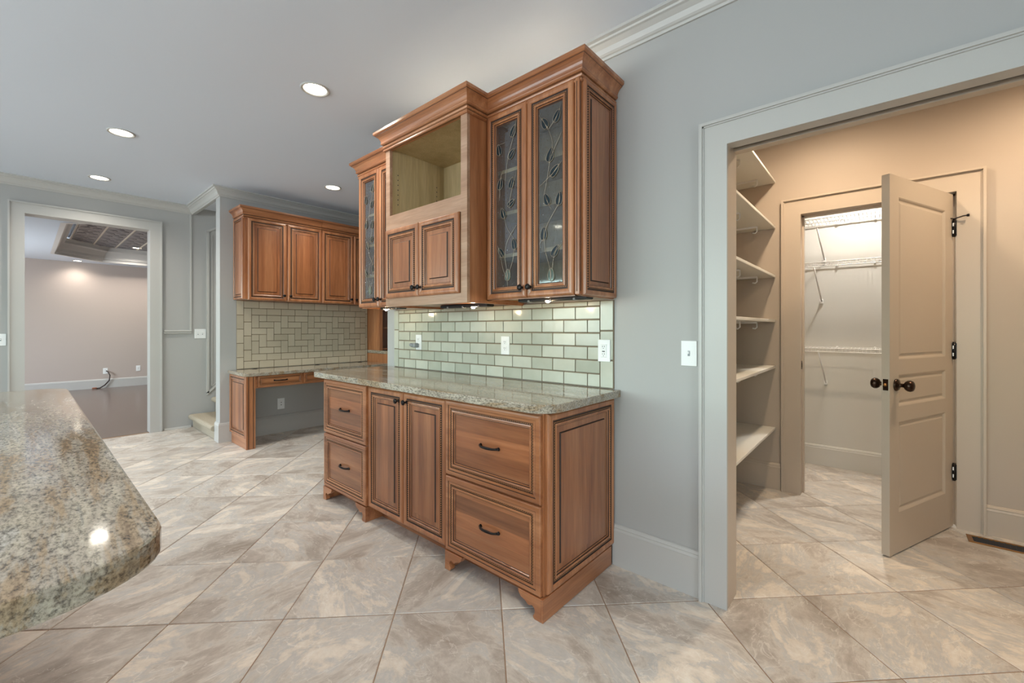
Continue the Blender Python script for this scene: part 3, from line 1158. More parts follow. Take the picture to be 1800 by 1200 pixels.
ROOMRECT = (-6.43, 3.5, -4.5, 4.66)
hs = (TP - .004) / 2
full = [(S2 * 0, -hs * S2), (hs * S2, 0), (0, hs * S2), (-hs * S2, 0)]
FULL_ME = tile_mesh(full, 0, 0).mesh('tile', ['stone_tile'])
rest = MB()
ntile = 0
for i in range(-30, 30):
    for j in range(-30, 30):
        U, V = U0 + (i + .5) * TP, V0 + (j + .5) * TP
        cx, cy = (U - V) / S2, (U + V) / S2
        poly = [(cx + p[0], cy + p[1]) for p in full]
        cp = clip(poly, ROOMRECT)
        if not cp:
            continue
        if cx > -5.6 and cx < -3.14 - .9 and cy > 3.4:
            continue
        hidden = (cy > 2.35 and cx < -1.4 and cx > -5.0) or (cy > 2.5 and cx < -5.7) or (cy > 2.4 and cx > 1.2)
        if in_view(cx, cy) and not hidden and ntile < 290:
            if len(cp) == 4 and all(abs(a[0] - c[0]) + abs(a[1] - c[1]) < 1e-6 for a, c in zip(cp, poly)):
                o = bpy.data.objects.new('tile', FULL_ME)
            else:
                o = bpy.data.objects.new('tile', tile_mesh([(p[0] - cx, p[1] - cy) for p in cp], 0, 0).mesh('tile', ['stone_tile']))
            if o.data == FULL_ME:
                o.rotation_euler = (0, 0, R(90 * random.randint(0, 3)))
            o.location = (cx, cy, random.uniform(-.0004, .0004))
            o.parent = fl
            COL.objects.link(o)
            ntile += 1
        else:
            t_ = tile_mesh(cp, cx, cy)
            rest.add(t_.v, t_.f)
ro = rest.build('outlying_tiles', 'stone_tile', fl)
ro['kind'] = 'stuff'

# ------------------------------------------------------------------ dining room beyond the west doorway
XL = -11.97
sbox('wall_dining_west', 'dining_paint', (XL - .12, XL, -2.2, 4.3, 0, 2.95))
sbox('wall_dining_south', 'dining_paint', (XL, DWX[0], -2.2, -2.08, 0, 2.95), (DWX[1], -6.58, -2.2, -2.08, 0, 2.95), (DWX[0], DWX[1], -2.2, -2.08, 0, .5), (DWX[0], DWX[1], -2.2, -2.08, 2.2, 2.95))
sbox('wall_dining_north', 'dining_paint', (XL, -6.58, 4.18, 4.3, 0, 2.95))
struct(MB().sweep([(XL, 4.18), (XL, -2.08)], bbprof(.185)).build('baseboard_dining', 'trim_paint'))
OCT_X0, OCT_X1, OCT_Y0, OCT_Y1, OC = -11.55, -7.0, .335, 3.6, .66


def octo(i):
    x0, x1, y0, y1, c = OCT_X0 + i, OCT_X1 - i, OCT_Y0 + i, OCT_Y1 - i, OC - i * .4
    return [(x0, y0 + c), (x0 + c, y0), (x1 - c, y0), (x1, y0 + c), (x1, y1 - c), (x1 - c, y1), (x0 + c, y1), (x0, y1 - c)]


b = MB()
oc = octo(0)
RX0, RX1, RY0, RY1 = XL, -6.58, -2.08, 4.18
outer = [(RX0, oc[0][1]), (oc[1][0], RY0), (oc[2][0], RY0), (RX1, oc[3][1]), (RX1, oc[4][1]), (oc[5][0], RY1), (oc[6][0], RY1), (RX0, oc[7][1])]
corners = {0: (RX0, RY0), 2: (RX1, RY0), 4: (RX1, RY1), 6: (RX0, RY1)}
zc = 2.52
v = [(x, y, zc) for x, y in oc] + [(x, y, zc) for x, y in outer] + [(corners[k][0], corners[k][1], zc) for k in (0, 2, 4, 6)]
f = []
for k in range(8):
    k2 = (k + 1) % 8
    if k % 2 == 0:
        f.append((k, k2, 8 + k2, 16 + k // 2, 8 + k))
    else:
        f.append((k, k2, 8 + k2, 8 + k))
b.add(v, f)
# upper face so the soffit has thickness
v2 = [(x, y, zc + .04) for x, y, _ in v]
b.add(v2, [tuple(reversed(q)) for q in f])
struct(b.build('ceiling_dining', 'ceiling_paint'))
# moulded sides of the tray
b = MB()
lev = [(-.05, 2.515), (0.0, 2.515), (.0, 2.56), (.03, 2.575), (.03, 2.62), (.05, 2.64), (.09, 2.70), (.12, 2.72), (.12, 2.76), (.14, 2.80)]
for q in range(len(lev) - 1):
    A_, B_ = octo(lev[q][0]), octo(lev[q + 1][0])
    v = [(x, y, lev[q][1]) for x, y in A_] + [(x, y, lev[q + 1][1]) for x, y in B_]
    b.add(v, [(k, (k + 1) % 8, 8 + (k + 1) % 8, 8 + k) for k in range(8)])
struct(b.build('trim_9', 'tray_trim'))
# tin panels of the tray with cream ribs
tray = sbox('ceiling_tray', 'slot_dark', (OCT_X0, OCT_X1, OCT_Y0, OCT_Y1, 2.815, 2.85))
pm = None
ry = .527
iy = 0
while ry + iy * .3215 < 3.3:
    y0 = ry + iy * .3215
    for ix in range(7):
        x0 = OCT_X0 + .10 + ix * .62
        m = MB()
        cxp, cyp = x0 + .31, y0 + .16
        m.cbox(x0 + .01, x0 + .61, y0 + .012, y0 + .31, 2.800, 2.815, .004)
        for (ex, ey) in ((-.15, -.07), (.15, -.07), (-.15, .07), (.15, .07), (0, 0)):
            m.lathe((cxp + ex, cyp + ey, 2.8005), (0, 0, -1), [(.06, 0), (.055, .006), (.03, .003), (.012, .010), (0, .011)], 8)
        m.build('tin_panel', 'tin', tray, loc=(cxp, cyp, 2.8))
    MB().cbox(OCT_X0 + .12, OCT_X1 - .12, y0 - .012, y0 + .010, 2.790, 2.812, .003).build('rib', 'tray_rib', tray)
    iy += 1


# ================================================================== recessed lights
def can_light(x, y, z, label, power, group, r=.085, blend=.9, cone=150, col=(1.0, .92, .82)):
    t = thing('recessed_ceiling_light', (x, y, z), label, 'ceiling light', group)
    m = MB()
    m.lathe((x, y, z), (0, 0, -1), [(r * 1.0, 0), (r, .004), (r * .93, .007), (r * .80, .004), (r * .78, 0.0)], 28)
    m.build('trim_ring', 'trim_paint', t)
    m = MB()
    m.lathe((x, y, z), (0, 0, -1), [(r * .78, .0005), (r * .5, .0025), (0, .003)], 24)
    m.build('lens', 'can_glow', t)
    ld = bpy.data.lights.new('lamp', 'SPOT')
    ld.energy = power
    ld.color = col
    ld.spot_size = R(cone)
    ld.spot_blend = blend
    ld.shadow_soft_size = .06
    lo = bpy.data.objects.new('lamp', ld)
    lo.parent = t
    lo.location = (0, 0, -.02)
    COL.objects.link(lo)
    return t


def top_strip(x0, x1, y, label):
    t = thing('cabinet_top_light', ((x0 + x1) / 2, y, 2.381), label, 'light', 'warm light strips on top of the wall cabinets')
    MB().cbox(x0, x1, y - .012, y + .012, 2.381, 2.392, .002).build('channel', 'plate_white', t)
    MB().cbox(x0 + .01, x1 - .01, y - .007, y + .007, 2.392, 2.396, .001).build('diffuser', 'can_glow', t)
    ld = bpy.data.lights.new('lamp', 'AREA')
    ld.shape = 'RECTANGLE'
    ld.size = x1 - x0
    ld.size_y = .02
    ld.energy = STRIP_POWER * (x1 - x0)
    ld.color = (1.0, .78, .58)
    lo = bpy.data.objects.new('lamp', ld)
    lo.parent = t
    lo.location = (0, 0, .018)
    lo.rotation_euler = (R(180), 0, 0)
    COL.objects.link(lo)


STRIP_POWER = 0.45
top_strip(-2.37, -1.70, 1.72, 'light strip lying on top of the niche cabinet')
top_strip(-1.62, -1.10, 1.80, 'light strip lying on top of the pantry-end glass cabinet')
KG = 'recessed lights in the kitchen ceiling'
can_light(-5.95, 2.7, CE, 'added light over the carpeted stairs, in place of light from upstairs', 90.0, KG)  # added lamp, stands in for light coming down from upstairs
can_light(-2.677, 1.193, CE, 'round recessed ceiling light nearest the carved wooden wall cabinets', CAN_POWER, KG)
can_light(-4.386, .482, CE, 'round recessed ceiling light in mid ceiling, between island and dining room doorway', CAN_POWER, KG)
can_light(-5.867, .485, CE, 'round recessed ceiling light just in front of the dining room doorway', CAN_POWER, KG)
can_light(-4.404, 2.149, CE, 'round recessed ceiling light above the desk cabinets', CAN_POWER, KG)
for (x, y, lb) in ((-.9, .2, 'added ceiling light over the rounded island end'), (-1.2, -1.6, 'added ceiling light behind the granite island'), (-3.6, -1.8, 'added ceiling light beyond the far island corner'), (1.6, -.8, 'added ceiling light near the side windows')):
    can_light(x, y, CE, lb, CAN_POWER, KG)  # unseen lamps added to brighten the kitchen
DG = 'recessed lights in the dining room'
can_light(-11.72, .662, 2.52, 'recessed light close to the far dining room wall, below the tray', ROOM_POWER * .22, DG, r=.075)
can_light(-11.10, 1.45, 2.80, 'recessed light set in the pressed tin tray ceiling', ROOM_POWER, DG, r=.08)
can_light(-11.72, 2.25, 2.52, 'added unseen light on the dining room soffit out past the door frame', ROOM_POWER * .22, DG, r=.075)  # added lamp out of view, lights the far dining wall
can_light(-8.6, 1.2, 2.80, 'added unseen light in the tin tray near the doorway', ROOM_POWER, DG, r=.08)  # added lamp out of view, general dining room light
PG = 'recessed lights in the pantry'
can_light(-.30, 3.10, CE, 'recessed pantry light above the open panel door', PANTRY_POWER, PG, col=(1.0, .79, .57), cone=178)
can_light(.80, 3.10, CE, 'recessed pantry light above the floor register', PANTRY_POWER, PG, col=(1.0, .79, .57), cone=178)
can_light(-.10, 4.25, CE, 'recessed closet light above the wire shelves', CLOSET_POWER, PG, col=(1.0, .95, .88))

# ================================================================== base cabinets against the north wall
BZ = .862
FACE = 1.420


def bracket_foot(parent, x, sgn, y=1.398, w=.085, h=.094):
    """scroll bracket foot; sgn=+1 the scroll opens to +x"""
    pts = [(0, 0), (.034, 0), (.042, .006), (.043, .014), (.036, .022), (.033, .034), (.037, .046), (.047, .053), (.057, .050), (.064, .046), (.074, .049), (.084, .058), (.096, .062), (.110, .066), (.120, .078), (.126, h), (0, h)]
    poly = [(x + sgn * p, q) for p, q in pts]
    f_ = MB().prism(poly, 'Y', y, y + .030)
    xa, xb = sorted((x, x + sgn * .022))
    f_.box(xa, xb, y + .030, 1.520, 0, h)
    f_.build('foot', 'wood_h', parent, bevel=.002)


def base_unit(name, x0, x1, label, group, face=FACE):
    t = thing(name, ((x0 + x1) / 2, 1.7, 0), label, 'cabinet', group)
    MB().box(x0, x1, face, YW - .001, .097, BZ).build('body', 'wood_v', t)
    MB().box(x0, x1, 1.520, 1.538, 0, .097).build('toe_kick', 'wood_h', t)
    return t


BG = 'wooden base cabinets under the granite worktop'
# left drawer unit
t = base_unit('drawer_cabinet', -3.010, -2.436, 'two-drawer wooden base cabinet at the desk end of the run', BG)
for z0, z1 in ((.480, .852), (.098, .471)):
    drawer_front(t, Fr((-3.008, FACE, z0), *NEGY), .566, z1 - z0)
bracket_foot(t, -3.008, 1)
bracket_foot(t, -2.438, -1)
# centre door unit
t = base_unit('door_cabinet', -2.434, -1.680, 'wooden base cabinet with two tall raised-panel doors between the drawers', BG, face=FACE + .012)
raised_door(t, Fr((-2.432, FACE + .012, .098), *NEGY), .372, .752, knob_at=(.330, .700))
raised_door(t, Fr((-2.056, FACE + .012, .098), *NEGY), .372, .752, knob_at=(.030, .700))
# right drawer unit with panelled end
t = base_unit('drawer_cabinet', -1.678, -1.062, 'two-drawer wooden base cabinet beside the pantry, with panelled end', BG)
for z0, z1 in ((.480, .852), (.098, .471)):
    drawer_front(t, Fr((-1.672, FACE, z0), *NEGY), .602, z1 - z0)
bracket_foot(t, -1.672, 1)
bracket_foot(t, -1.062, -1)
raised_door(t, Fr((-1.062, FACE + .008, .105), *POSX), YW - FACE - .012, .752, name='end_panel')
MB().box(-1.062, -1.052, 1.398, 1.985, 0, .096).build('base_board', 'wood_hy', t, bevel=.002)

# worktop
pts = [(-3.14, YW - .001), (-3.14, 1.46)]
for k in range(7):
    a = R(180 + 90 * k / 6)
    pts.append((-3.06 + .06 * math.cos(a) * 1.0 - .02, 1.43 + .06 * math.sin(a)))
pts.append((-1.16, 1.368))
for k in range(9):
    a = R(-90 + 90 * k / 8)
    pts.append((-1.125 + .115 * math.cos(a), 1.483 + .115 * math.sin(a)))
pts += [(-1.010, YW - .001)]
b = MB().prism(pts, 'Z', BZ + .001, .900)
tag(b.build('granite_worktop', 'granite', loc=(-2.05, 1.7, .862), bevel=.004), 'polished granite worktop on the carved wooden base cabinets', 'countertop')

# ================================================================== wall cabinets
UB, UT = 1.366, 2.380
UF = 1.687
CRP = [(-.004, 2.350, 0), (.008, 2.350, 0), (.0125, 2.354, 0), (.0125, 2.362, 0), (.0075, 2.366, 1), (.0075, 2.3675, 1), (.014, 2.371, 0), (.0165, 2.377, 0), (.014, 2.383, 0), (.0085, 2.386, 1), (.0085, 2.389, 1),
       (.017, 2.391, 0), (.023, 2.396, 0), (.0245, 2.402, 0), (.0225, 2.408, 0), (.024, 2.416, 0), (.028, 2.426, 0), (.035, 2.436, 0), (.044, 2.443, 0), (.0495, 2.446, 0), (.0495, 2.449, 1), (.054, 2.451, 0), (.059, 2.457, 0), (.059, 2.471, 0), (-.004, 2.471, 0)]
UG = 'wooden wall cabinets above the granite worktop'


def crown(parent, path):
    return MB().sweep(path, CRP).build('crown', ['wood_h', 'glaze'], parent)


def shell(t, x0, x1, yf, z0, z1, mat_in='maple', back=True):
    """open box carcass"""
    th = .018
    m = MB()
    m.box(x0, x0 + th, yf, YW - .002, z0, z1)
    m.box(x1 - th, x1, yf, YW - .002, z0, z1)
    m.build('side', 'wood_v', t)
    m = MB()
    m.box(x0 + th, x1 - th, yf + .002, YW - .002, z1 - th, z1)
    m.box(x0 + th, x1 - th, yf + .002, YW - .002, z0 + .012, z0 + .012 + th)
    m.build('deck', 'maple', t)
    MB().box(x0 + th, x1 - th, YW - .012, YW - .002, z0 + .03, z1 - th).build('back_panel', mat_in, t)


def glass_cabinet(x0, x1, label, path, ends):
    t = thing('glass_wall_cabinet', ((x0 + x1) / 2, 1.85, UB), label, 'cabinet', UG)
    shell(t, x0, x1, UF, UB, UT)
    fm = MB()
    fm.box(x0, x0 + .03, UF - .004, UF, UB, UT)
    fm.box(x1 - .03, x1, UF - .004, UF, UB, UT)
    fm.box(x0, x1, UF - .004, UF, UT - .04, UT)
    fm.box(x0, x1, UF - .004, UF, UB, UB + .03)
    fm.build('face_frame', 'wood_v', t)
    for z in (1.60, 1.83, 2.06):
        MB().box(x0 + .018, x1 - .018, UF + .035, YW - .012, z, z + .019).build('shelf', 'maple', t)
    w = (x1 - x0 - .038 - .004) / 2
    a = x0 + .010
    glass_door(t, Fr((a, UF - .004, UB + .004), *NEGY), w, UT - UB - .016, (LEAF_A, VINE_A), (w - .024, .052))
    glass_door(t, Fr((a + w + .004, UF - .004, UB + .004), *NEGY), w, UT - UB - .016, (LEAF_B, VINE_B), (.024, .052))
    crown(t, path)
    return t


t = glass_cabinet(-3.010, -2.417, 'leaf-patterned glass wall cabinet at the desk end', [(-2.417, UF - .004), (-3.010, UF - .004), (-3.010, YW - .003)][::1], None)
t = glass_cabinet(-1.648, -1.050, 'leaf-patterned glass wall cabinet nearest the pantry, panelled end', [(-1.050, YW - .003), (-1.050, UF - .004), (-1.648, UF - .004)], None)
raised_door(t, Fr((-1.050, UF + .002, UB + .004), *POSX), YW - UF - .006, UT - UB - .014, s=.80, name='end_panel', field=.02)

m = MB()
m.cbox(-1.068, -1.046, UF - .022, UF + .006, UB + .002, UT - .012, .005)
m.build('corner_post', 'wood_v', t)
m = MB()
m.box(-1.0465, -1.0445, UF - .012, UF - .009, UB + .02, UT - .03)
m.box(-1.060, -1.057, UF - .0235, UF - .0215, UB + .02, UT - .03)
m.build('post_groove', 'glaze', t)

# centre cabinet with the open niche
MF = 1.550
MX0, MX1 = -2.415, -1.650
t = thing('niche_wall_cabinet', ((MX0 + MX1) / 2, 1.8, UB - .012), 'deeper middle wall cabinet with empty open niche above two doors', 'cabinet', UG)
MZ0 = 1.352
m = MB()
m.box(MX1 - .018, MX1, MF, YW - .002, MZ0, UT)
m.build('side', 'wood_v', t)
m = MB()
m.box(MX0, MX0 + .018, MF, YW - .002, MZ0, UT)
m.build('side', 'wood_v', t)
m = MB()
m.box(MX0, -2.371, MF - .020, MF, MZ0, UT)
m.build('stile', 'raw_rail', t)
m = MB()
m.box(-1.699, MX1, MF - .020, MF, MZ0, UT)
m.build('stile', 'raw_rail', t)
MB().box(-2.371, -1.699, MF - .020, MF, 1.838, 1.930).build('niche_rail', 'raw_rail', t)
MB().box(-2.371, -1.699, MF - .020, MF, MZ0, 1.406).build('bottom_rail', 'raw_rail', t)
MB().box(-2.371, -1.699, MF - .020, MF, 2.350, UT).build('top_rail', 'wood_h', t)
m = MB()
m.box(-2.397, -2.385, MF, 1.985, 1.90, UT)
m.build('niche_side', 'maple', t)
m = MB()
m.box(-1.680, -1.668, MF, 1.985, 1.90, UT)
m.build('niche_side', 'maple', t)
MB().box(-2.397, -1.668, 1.985, 1.999, 1.90, UT).build('niche_back', 'maple', t)
MB().box(-2.397, -1.668, MF, 1.999, UT - .012, UT).build('niche_top', 'maple', t)
MB().box(-2.397, -1.668, MF, 1.999, 1.900, 1.925).build('niche_floor', 'maple', t)
MB().box(-2.397, -1.668, MF, 1.999, MZ0 + .012, MZ0 + .03).build('bottom', 'wood_h', t)
m = MB()
for yy in (1.60, 1.92):
    for k in range(7):
        m.lathe((-2.3855, yy, 2.02 + k * .032), (1, 0, 0), [(.004, 0), (.004, .0008)], 8)
m.build('peg_holes', 'slot_dark', t)
for a, kn in ((-2.397, .317), (-2.048, .022)):
    raised_door(t, Fr((a, MF - .020, 1.404), *NEGY), .345, .434, knob_at=(kn, .050))
crown(t, [(MX1, UF - .004), (MX1, MF - .020), (MX0, MF - .020), (MX0, UF - .004)])

# cables left in the niche
m = MB()
m.tube([(-1.765, 1.978, 1.925 + .0), (-1.760, 1.976, 1.985), (-1.745, 1.972, 2.04), (-1.725, 1.968, 2.09), (-1.69, 1.965, 2.13)], .0045, 8)
tag(m.build('power_cable', 'cord_black', loc=(-1.765, 1.978, 1.925)), 'thin black cable standing in the empty cabinet niche', 'cable')
m = MB()
m.tube([(-1.705 + .0, 1.94, 1.930), (-1.722, 1.94, 1.952), (-1.722, 1.94, 1.985), (-1.705, 1.94, 2.004), (-1.684, 1.94, 2.0)], .005, 8)
tag(m.build('power_cable', 'plate_white', loc=(-1.705, 1.94, 1.93)), 'white looped cable end in the cabinet niche', 'cable')

# under-cabinet lights
ULG = 'under-cabinet light bars'


def bar_light(xa, xb, xbulb, label, y=1.80, z=1.378):
    t = thing('light_bar', ((xa + xb) / 2, y, z), label, 'light', ULG)
    MB().cbox(xa, xb, y - .03, y + .03, z - .022, z, .004).build('housing', 'black_plastic', t)
    for k in range(3):
        xx = xa + (xb - xa) * (k + .5) / 3
        MB().cbox(xx - .006, xx + .006, y - .032, y - .005, z - .024, z - .012, .002).build('bracket', 'grey_plastic', t)
    m = MB()
    m.lathe((xbulb, y - .02, z - .02), (0, 0, -1), [(.013, 0), (.012, .006), (.006, .010), (0, .011)], 12)
    m.build('bulb', 'puck_glow', t)
    ld = bpy.data.lights.new('lamp', 'POINT')
    ld.energy = 0.8
    ld.color = (1, .74, .46)
    ld.shadow_soft_size = .012
    lo = bpy.data.objects.new('lamp', ld)
    lo.location = (xbulb - (xa + xb) / 2, -.02, -.045)
    lo.parent = t
    COL.objects.link(lo)


bar_light(-2.87, -2.62, -2.806, 'under-cabinet light bar below the desk-end glass cabinet')
bar_light(-2.16, -1.74, -1.865, 'under-cabinet light bar below the niche cabinet', z=1.364)
bar_light(-1.50, -1.07, -1.308, 'under-cabinet light bar below the pantry-end glass cabinet')


# ================================================================== tiled backsplashes
def box_tile_mesh(sx, sy, sz, mat, c=.0025):
    m = MB()
    m.cbox(-sx / 2, sx / 2, -sy / 2, sy / 2, -sz / 2, sz / 2, c)
    return m.mesh('tile', [mat])


TCACHE = {}


def wall_tile(parent, wo, c, size, mat, jit=.0008):
    key = (tuple(round(s, 4) for s in size), mat)
    if key not in TCACHE:
        TCACHE[key] = box_tile_mesh(*size, mat)
    o = bpy.data.objects.new('tile', TCACHE[key])
    o.parent = parent
    p = Vector(c) - Vector(wo)
    o.location = (p.x, p.y, p.z)
    o.rotation_euler = (random.uniform(-.006, .006), 0 if size[1] < size[0] else random.uniform(-.004, .004), random.uniform(-.006, .006))
    COL.objects.link(o)


bs = thing('tile_backsplash', (-2.04, YW - .004, .902), 'pale green glazed brick tiles on the wall over the granite worktop', 'backsplash')
WO = (-2.04, YW - .004, .902)
MB().box(-3.028, -1.047, YW - .006, YW - .0005, .9015, 1.362).build('grout', 'grout_green', bs)
GJ = .0065
TY = YW - .0075


def tspan(xa, xb, za, zb):
    wall_tile(bs, WO, ((xa + xb) / 2, TY, (za + zb) / 2), (xb - xa - GJ, .009, zb - za - GJ), 'tile_green')


rows = [.9015, .973, 1.045, 1.117, 1.190, 1.262, 1.333, 1.362]
XA, XB = -2.962, -1.124
for k in range(7):
    za, zb = rows[k], rows[k + 1]
    off = 0.0 if k % 2 == 1 else .0765
    edges = [XA]
    x = -2.962 - .1532 + off
    while x < XB - .02:
        if x > XA + .02:
            edges.append(x)
        x += .1532
    edges.append(XB)
    for a, c in zip(edges[:-1], edges[1:]):
        tspan(a, c, za, zb)
for za, zb in ((.9015, 1.048), (1.048, 1.202), (1.202, 1.362)):
    tspan(-1.124, -1.047, za, zb)
    tspan(-3.028, -2.962, za, zb)

# desk backsplash (bricks laid as a basket weave inside a border)
XD = -5.31
db = thing('tile_backsplash', (XD + .004, 2.28, .765), 'beige herringbone brick tiles on the wall over the desk', 'backsplash')
WD2 = (XD + .004, 2.28, .765)
MB().box(XD + .0005, XD + .006, 1.513, 3.068, .767, 1.520).build('grout', 'grout_beige', db)
GJ2 = .0055


def dspan(ya, yb, za, zb):
    wall_tile(db, WD2, (XD + .0075, (ya + yb) / 2, (za + zb) / 2), (.009, yb - ya - GJ2, zb - za - GJ2), 'tile_beige')


ze = [.767, .895, 1.050, 1.205, 1.360, 1.520]
for a, c in zip(ze[:-1], ze[1:]):
    dspan(1.513, 1.580, a, c)
ze = [.850, .974, 1.130, 1.284, 1.438]
for a, c in zip(ze[:-1], ze[1:]):
    dspan(1.580, 1.658, a, c)
CWD, CHD = .0768, .0727
YE = 1.658 + 18 * CWD


def run(y0, za, zb, step=.1548, ye=None):
    y = y0
    ye = ye or YE
    while y < ye - .015:
        dspan(y, min(y + step, ye), za, zb)
        y += step


run(1.580, 1.438, 1.520)
run(1.658, 1.363, 1.438)
run(1.658, .850, .927)
run(1.580, .767, .850)
for i in range(18):
    for j in range(6):
        mm = (i + j + 2) % 4
        ya, zt_ = 1.658 + i * CWD, 1.363 - j * CHD
        if mm == 0:
            dspan(ya, ya + CWD * (2 if i < 17 else 1), zt_ - CHD, zt_)
        elif mm == 1 and i == 0:
            dspan(ya, ya + CWD, zt_ - CHD, zt_)
        elif mm == 2:
            dspan(ya, ya + CWD, zt_ - CHD * (2 if j < 5 else 1), zt_)
        elif mm == 3 and j == 0:
            dspan(ya, ya + CWD, zt_ - CHD, zt_)
for a, c in zip([.767, .93, 1.09, 1.25, 1.41], [.93, 1.09, 1.25, 1.41, 1.520]):
    dspan(YE, 3.068, a, c)


# ================================================================== wall plates
def duplex(name, c, Rv, N, label, kind='outlet', scale=1.0, gang=1, group=None, cat='outlet'):
    c, Rv, N = Vector(c), Vector(Rv), Vector(N)
    t = thing(name, c, label, cat, group)
    w, h = (.070 + .046 * (gang - 1)) * scale, .115 * scale

    def slab(a0, a1, b0, b1, d0, d1, nm, mat, par=t, ch=.0015):
        m = MB()
        fr = Fr(c, Rv, N)
        lo = [(a0, b0, d0), (a1, b0, d0), (a1, b1, d0), (a0, b1, d0)]
        v = [fr.pt(*p) for p in lo] + [fr.pt(p[0], p[1], d1 - ch) for p in lo]
        v += [fr.pt(p[0] + (ch if p[0] == a0 else -ch), p[1] + (ch if p[1] == b0 else -ch), d1) for p in lo]
        f = [(3, 2, 1, 0), (8, 9, 10, 11)]
        for k in range(2):
            for i in range(4):
                j = (i + 1) % 4
                f.append((k * 4 + i, k * 4 + j, k * 4 + 4 + j, k * 4 + 4 + i))
        m.add(v, f)
        return m.build(nm, mat, par)
    slab(-w / 2, w / 2, -h / 2, h / 2, 0, .006, 'cover_plate', 'plate_white')
    s = scale
    for g in range(gang):
        gx = (g - (gang - 1) / 2) * .046 * s
        if kind in ('outlet', 'gfci'):
            if kind == 'gfci':
                slab(gx - .0165 * s, gx + .0165 * s, -.034 * s, .034 * s, .006, .009, 'device', 'plate_white')
                slab(gx - .008 * s, gx + .008 * s, .001 * s, .006 * s, .009, .0105, 'button', 'plate_white', ch=.0004)
                slab(gx - .008 * s, gx + .008 * s, -.006 * s, -.001 * s, .009, .0105, 'button', 'slot_dark', ch=.0004)
            for sg in (-1, 1):
                zz = sg * .0195 * s
                o = slab(gx - .0145 * s, gx + .0145 * s, zz - .0125 * s, zz + .0125 * s, .006 if kind == 'outlet' else .009, .0085 if kind == 'outlet' else .010, 'receptacle', 'plate_white', ch=.001)
                d0 = .0085 if kind == 'outlet' else .010
                for q in (-.0055, .0055):
                    slab(gx + q * s - .0013 * s, gx + q * s + .0013 * s, zz - .001 * s, zz + .007 * s, d0 - .0002, d0 + .0006, 'slot', 'slot_dark', o, ch=.0002)
                slab(gx - .002 * s, gx + .002 * s, zz - .009 * s, zz - .005 * s, d0 - .0002, d0 + .0006, 'slot', 'slot_dark', o, ch=.0002)
        elif kind == 'switch':
            slab(gx - .005 * s, gx + .005 * s, -.012 * s, .012 * s, .006, .0075, 'toggle_base', 'grey_plastic', ch=.0005)
            slab(gx - .0035 * s, gx + .0035 * s, -.002 * s, .009 * s, .006, .017, 'toggle', 'plate_white', ch=.001)
        elif kind == 'blank':
            slab(gx - .0165 * s, gx + .0165 * s, -.034 * s, .034 * s, .006, .008, 'insert', 'plate_white')
            for sg in (-1, 1):
                m = MB()
                m.lathe(Fr(c, Rv, N).pt(gx, sg * .013 * s, .008), N, [(.0045 * s, 0), (.0045 * s, .003), (.002 * s, .006), (0, .006)], 8)
                m.build('jack', 'slot_dark', t)
    return t


TF = YW - .0125
duplex('wall_outlet', (-2.689, TF, 1.108), *NEGY, 'outlet on the green tiles with a grey plug in it')
duplex('wall_outlet', (-1.793, TF, 1.107), *NEGY, 'outlet in the middle of the green tile backsplash')
duplex('wall_outlet', (-1.098, TF, 1.098), *NEGY, 'outlet with test buttons at the pantry end of the green tiles', kind='gfci')
duplex('light_switch', (-.670, YW, 1.100), *NEGY, 'single switch on the wall beside the pantry opening', kind='switch', cat='switch')
duplex('light_switch', (-6.43, -.158, 1.104), *POSX, 'switch at the far side of the dining room doorway, picture edge', kind='switch', cat='switch')
duplex('light_switch', (-6.43, 1.438, 1.147), *POSX, 'double switch on the stairwell wall', kind='switch', gang=2, cat='switch')
duplex('wall_outlet', (-5.31, 1.969, .335), *POSX, 'outlet plate with two jacks under the desk', kind='blank', scale=1.08)
duplex('wall_outlet', (XL, 1.075, .345), *POSX, 'dining room outlet with the brown cord plugged in')
duplex('wall_outlet', (XL, 1.584, .365), *POSX, 'blank-looking outlet near the dining room door frame', kind='blank')
# grey plug on the tile outlet
m = MB()
m.cbox(-2.725, -2.680, TF - .045, TF - .0085, 1.068, 1.102, .006)
m.lathe((-2.705, TF - .03, 1.085), (-.9, -.5, .1), [(.013, 0), (.014, .03), (.010, .040), (0, .042)], 12)
tag(m.build('plug', 'grey_plastic', loc=(-2.70, TF - .009, 1.085)), 'small grey plug pushed into the tile outlet', 'plug')
# brown cord in the dining room
m = MB()
m.tube([(XL + .012, 1.09, .345), (XL + .05, 1.115, .32), (XL + .055, 1.14, .25), (XL + .05, 1.13, .15), (XL + .055, 1.06, .06), (XL + .07, .99, .012), (XL + .075, .94, .009)], .011, 8)
c_ = m.build('cord', 'cord_brown', loc=(XL + .05, 1.0, 0))
tag(c_, 'brown cord hanging from the dining room outlet to the floor', 'cord')
m = MB()
m.lathe((XL + .075, .945, .016), (0, -1, 0), [(.015, 0), (.016, .05), (.010, .07), (0, .071)], 10)
m.build('plug_end', 'red_plug', c_)

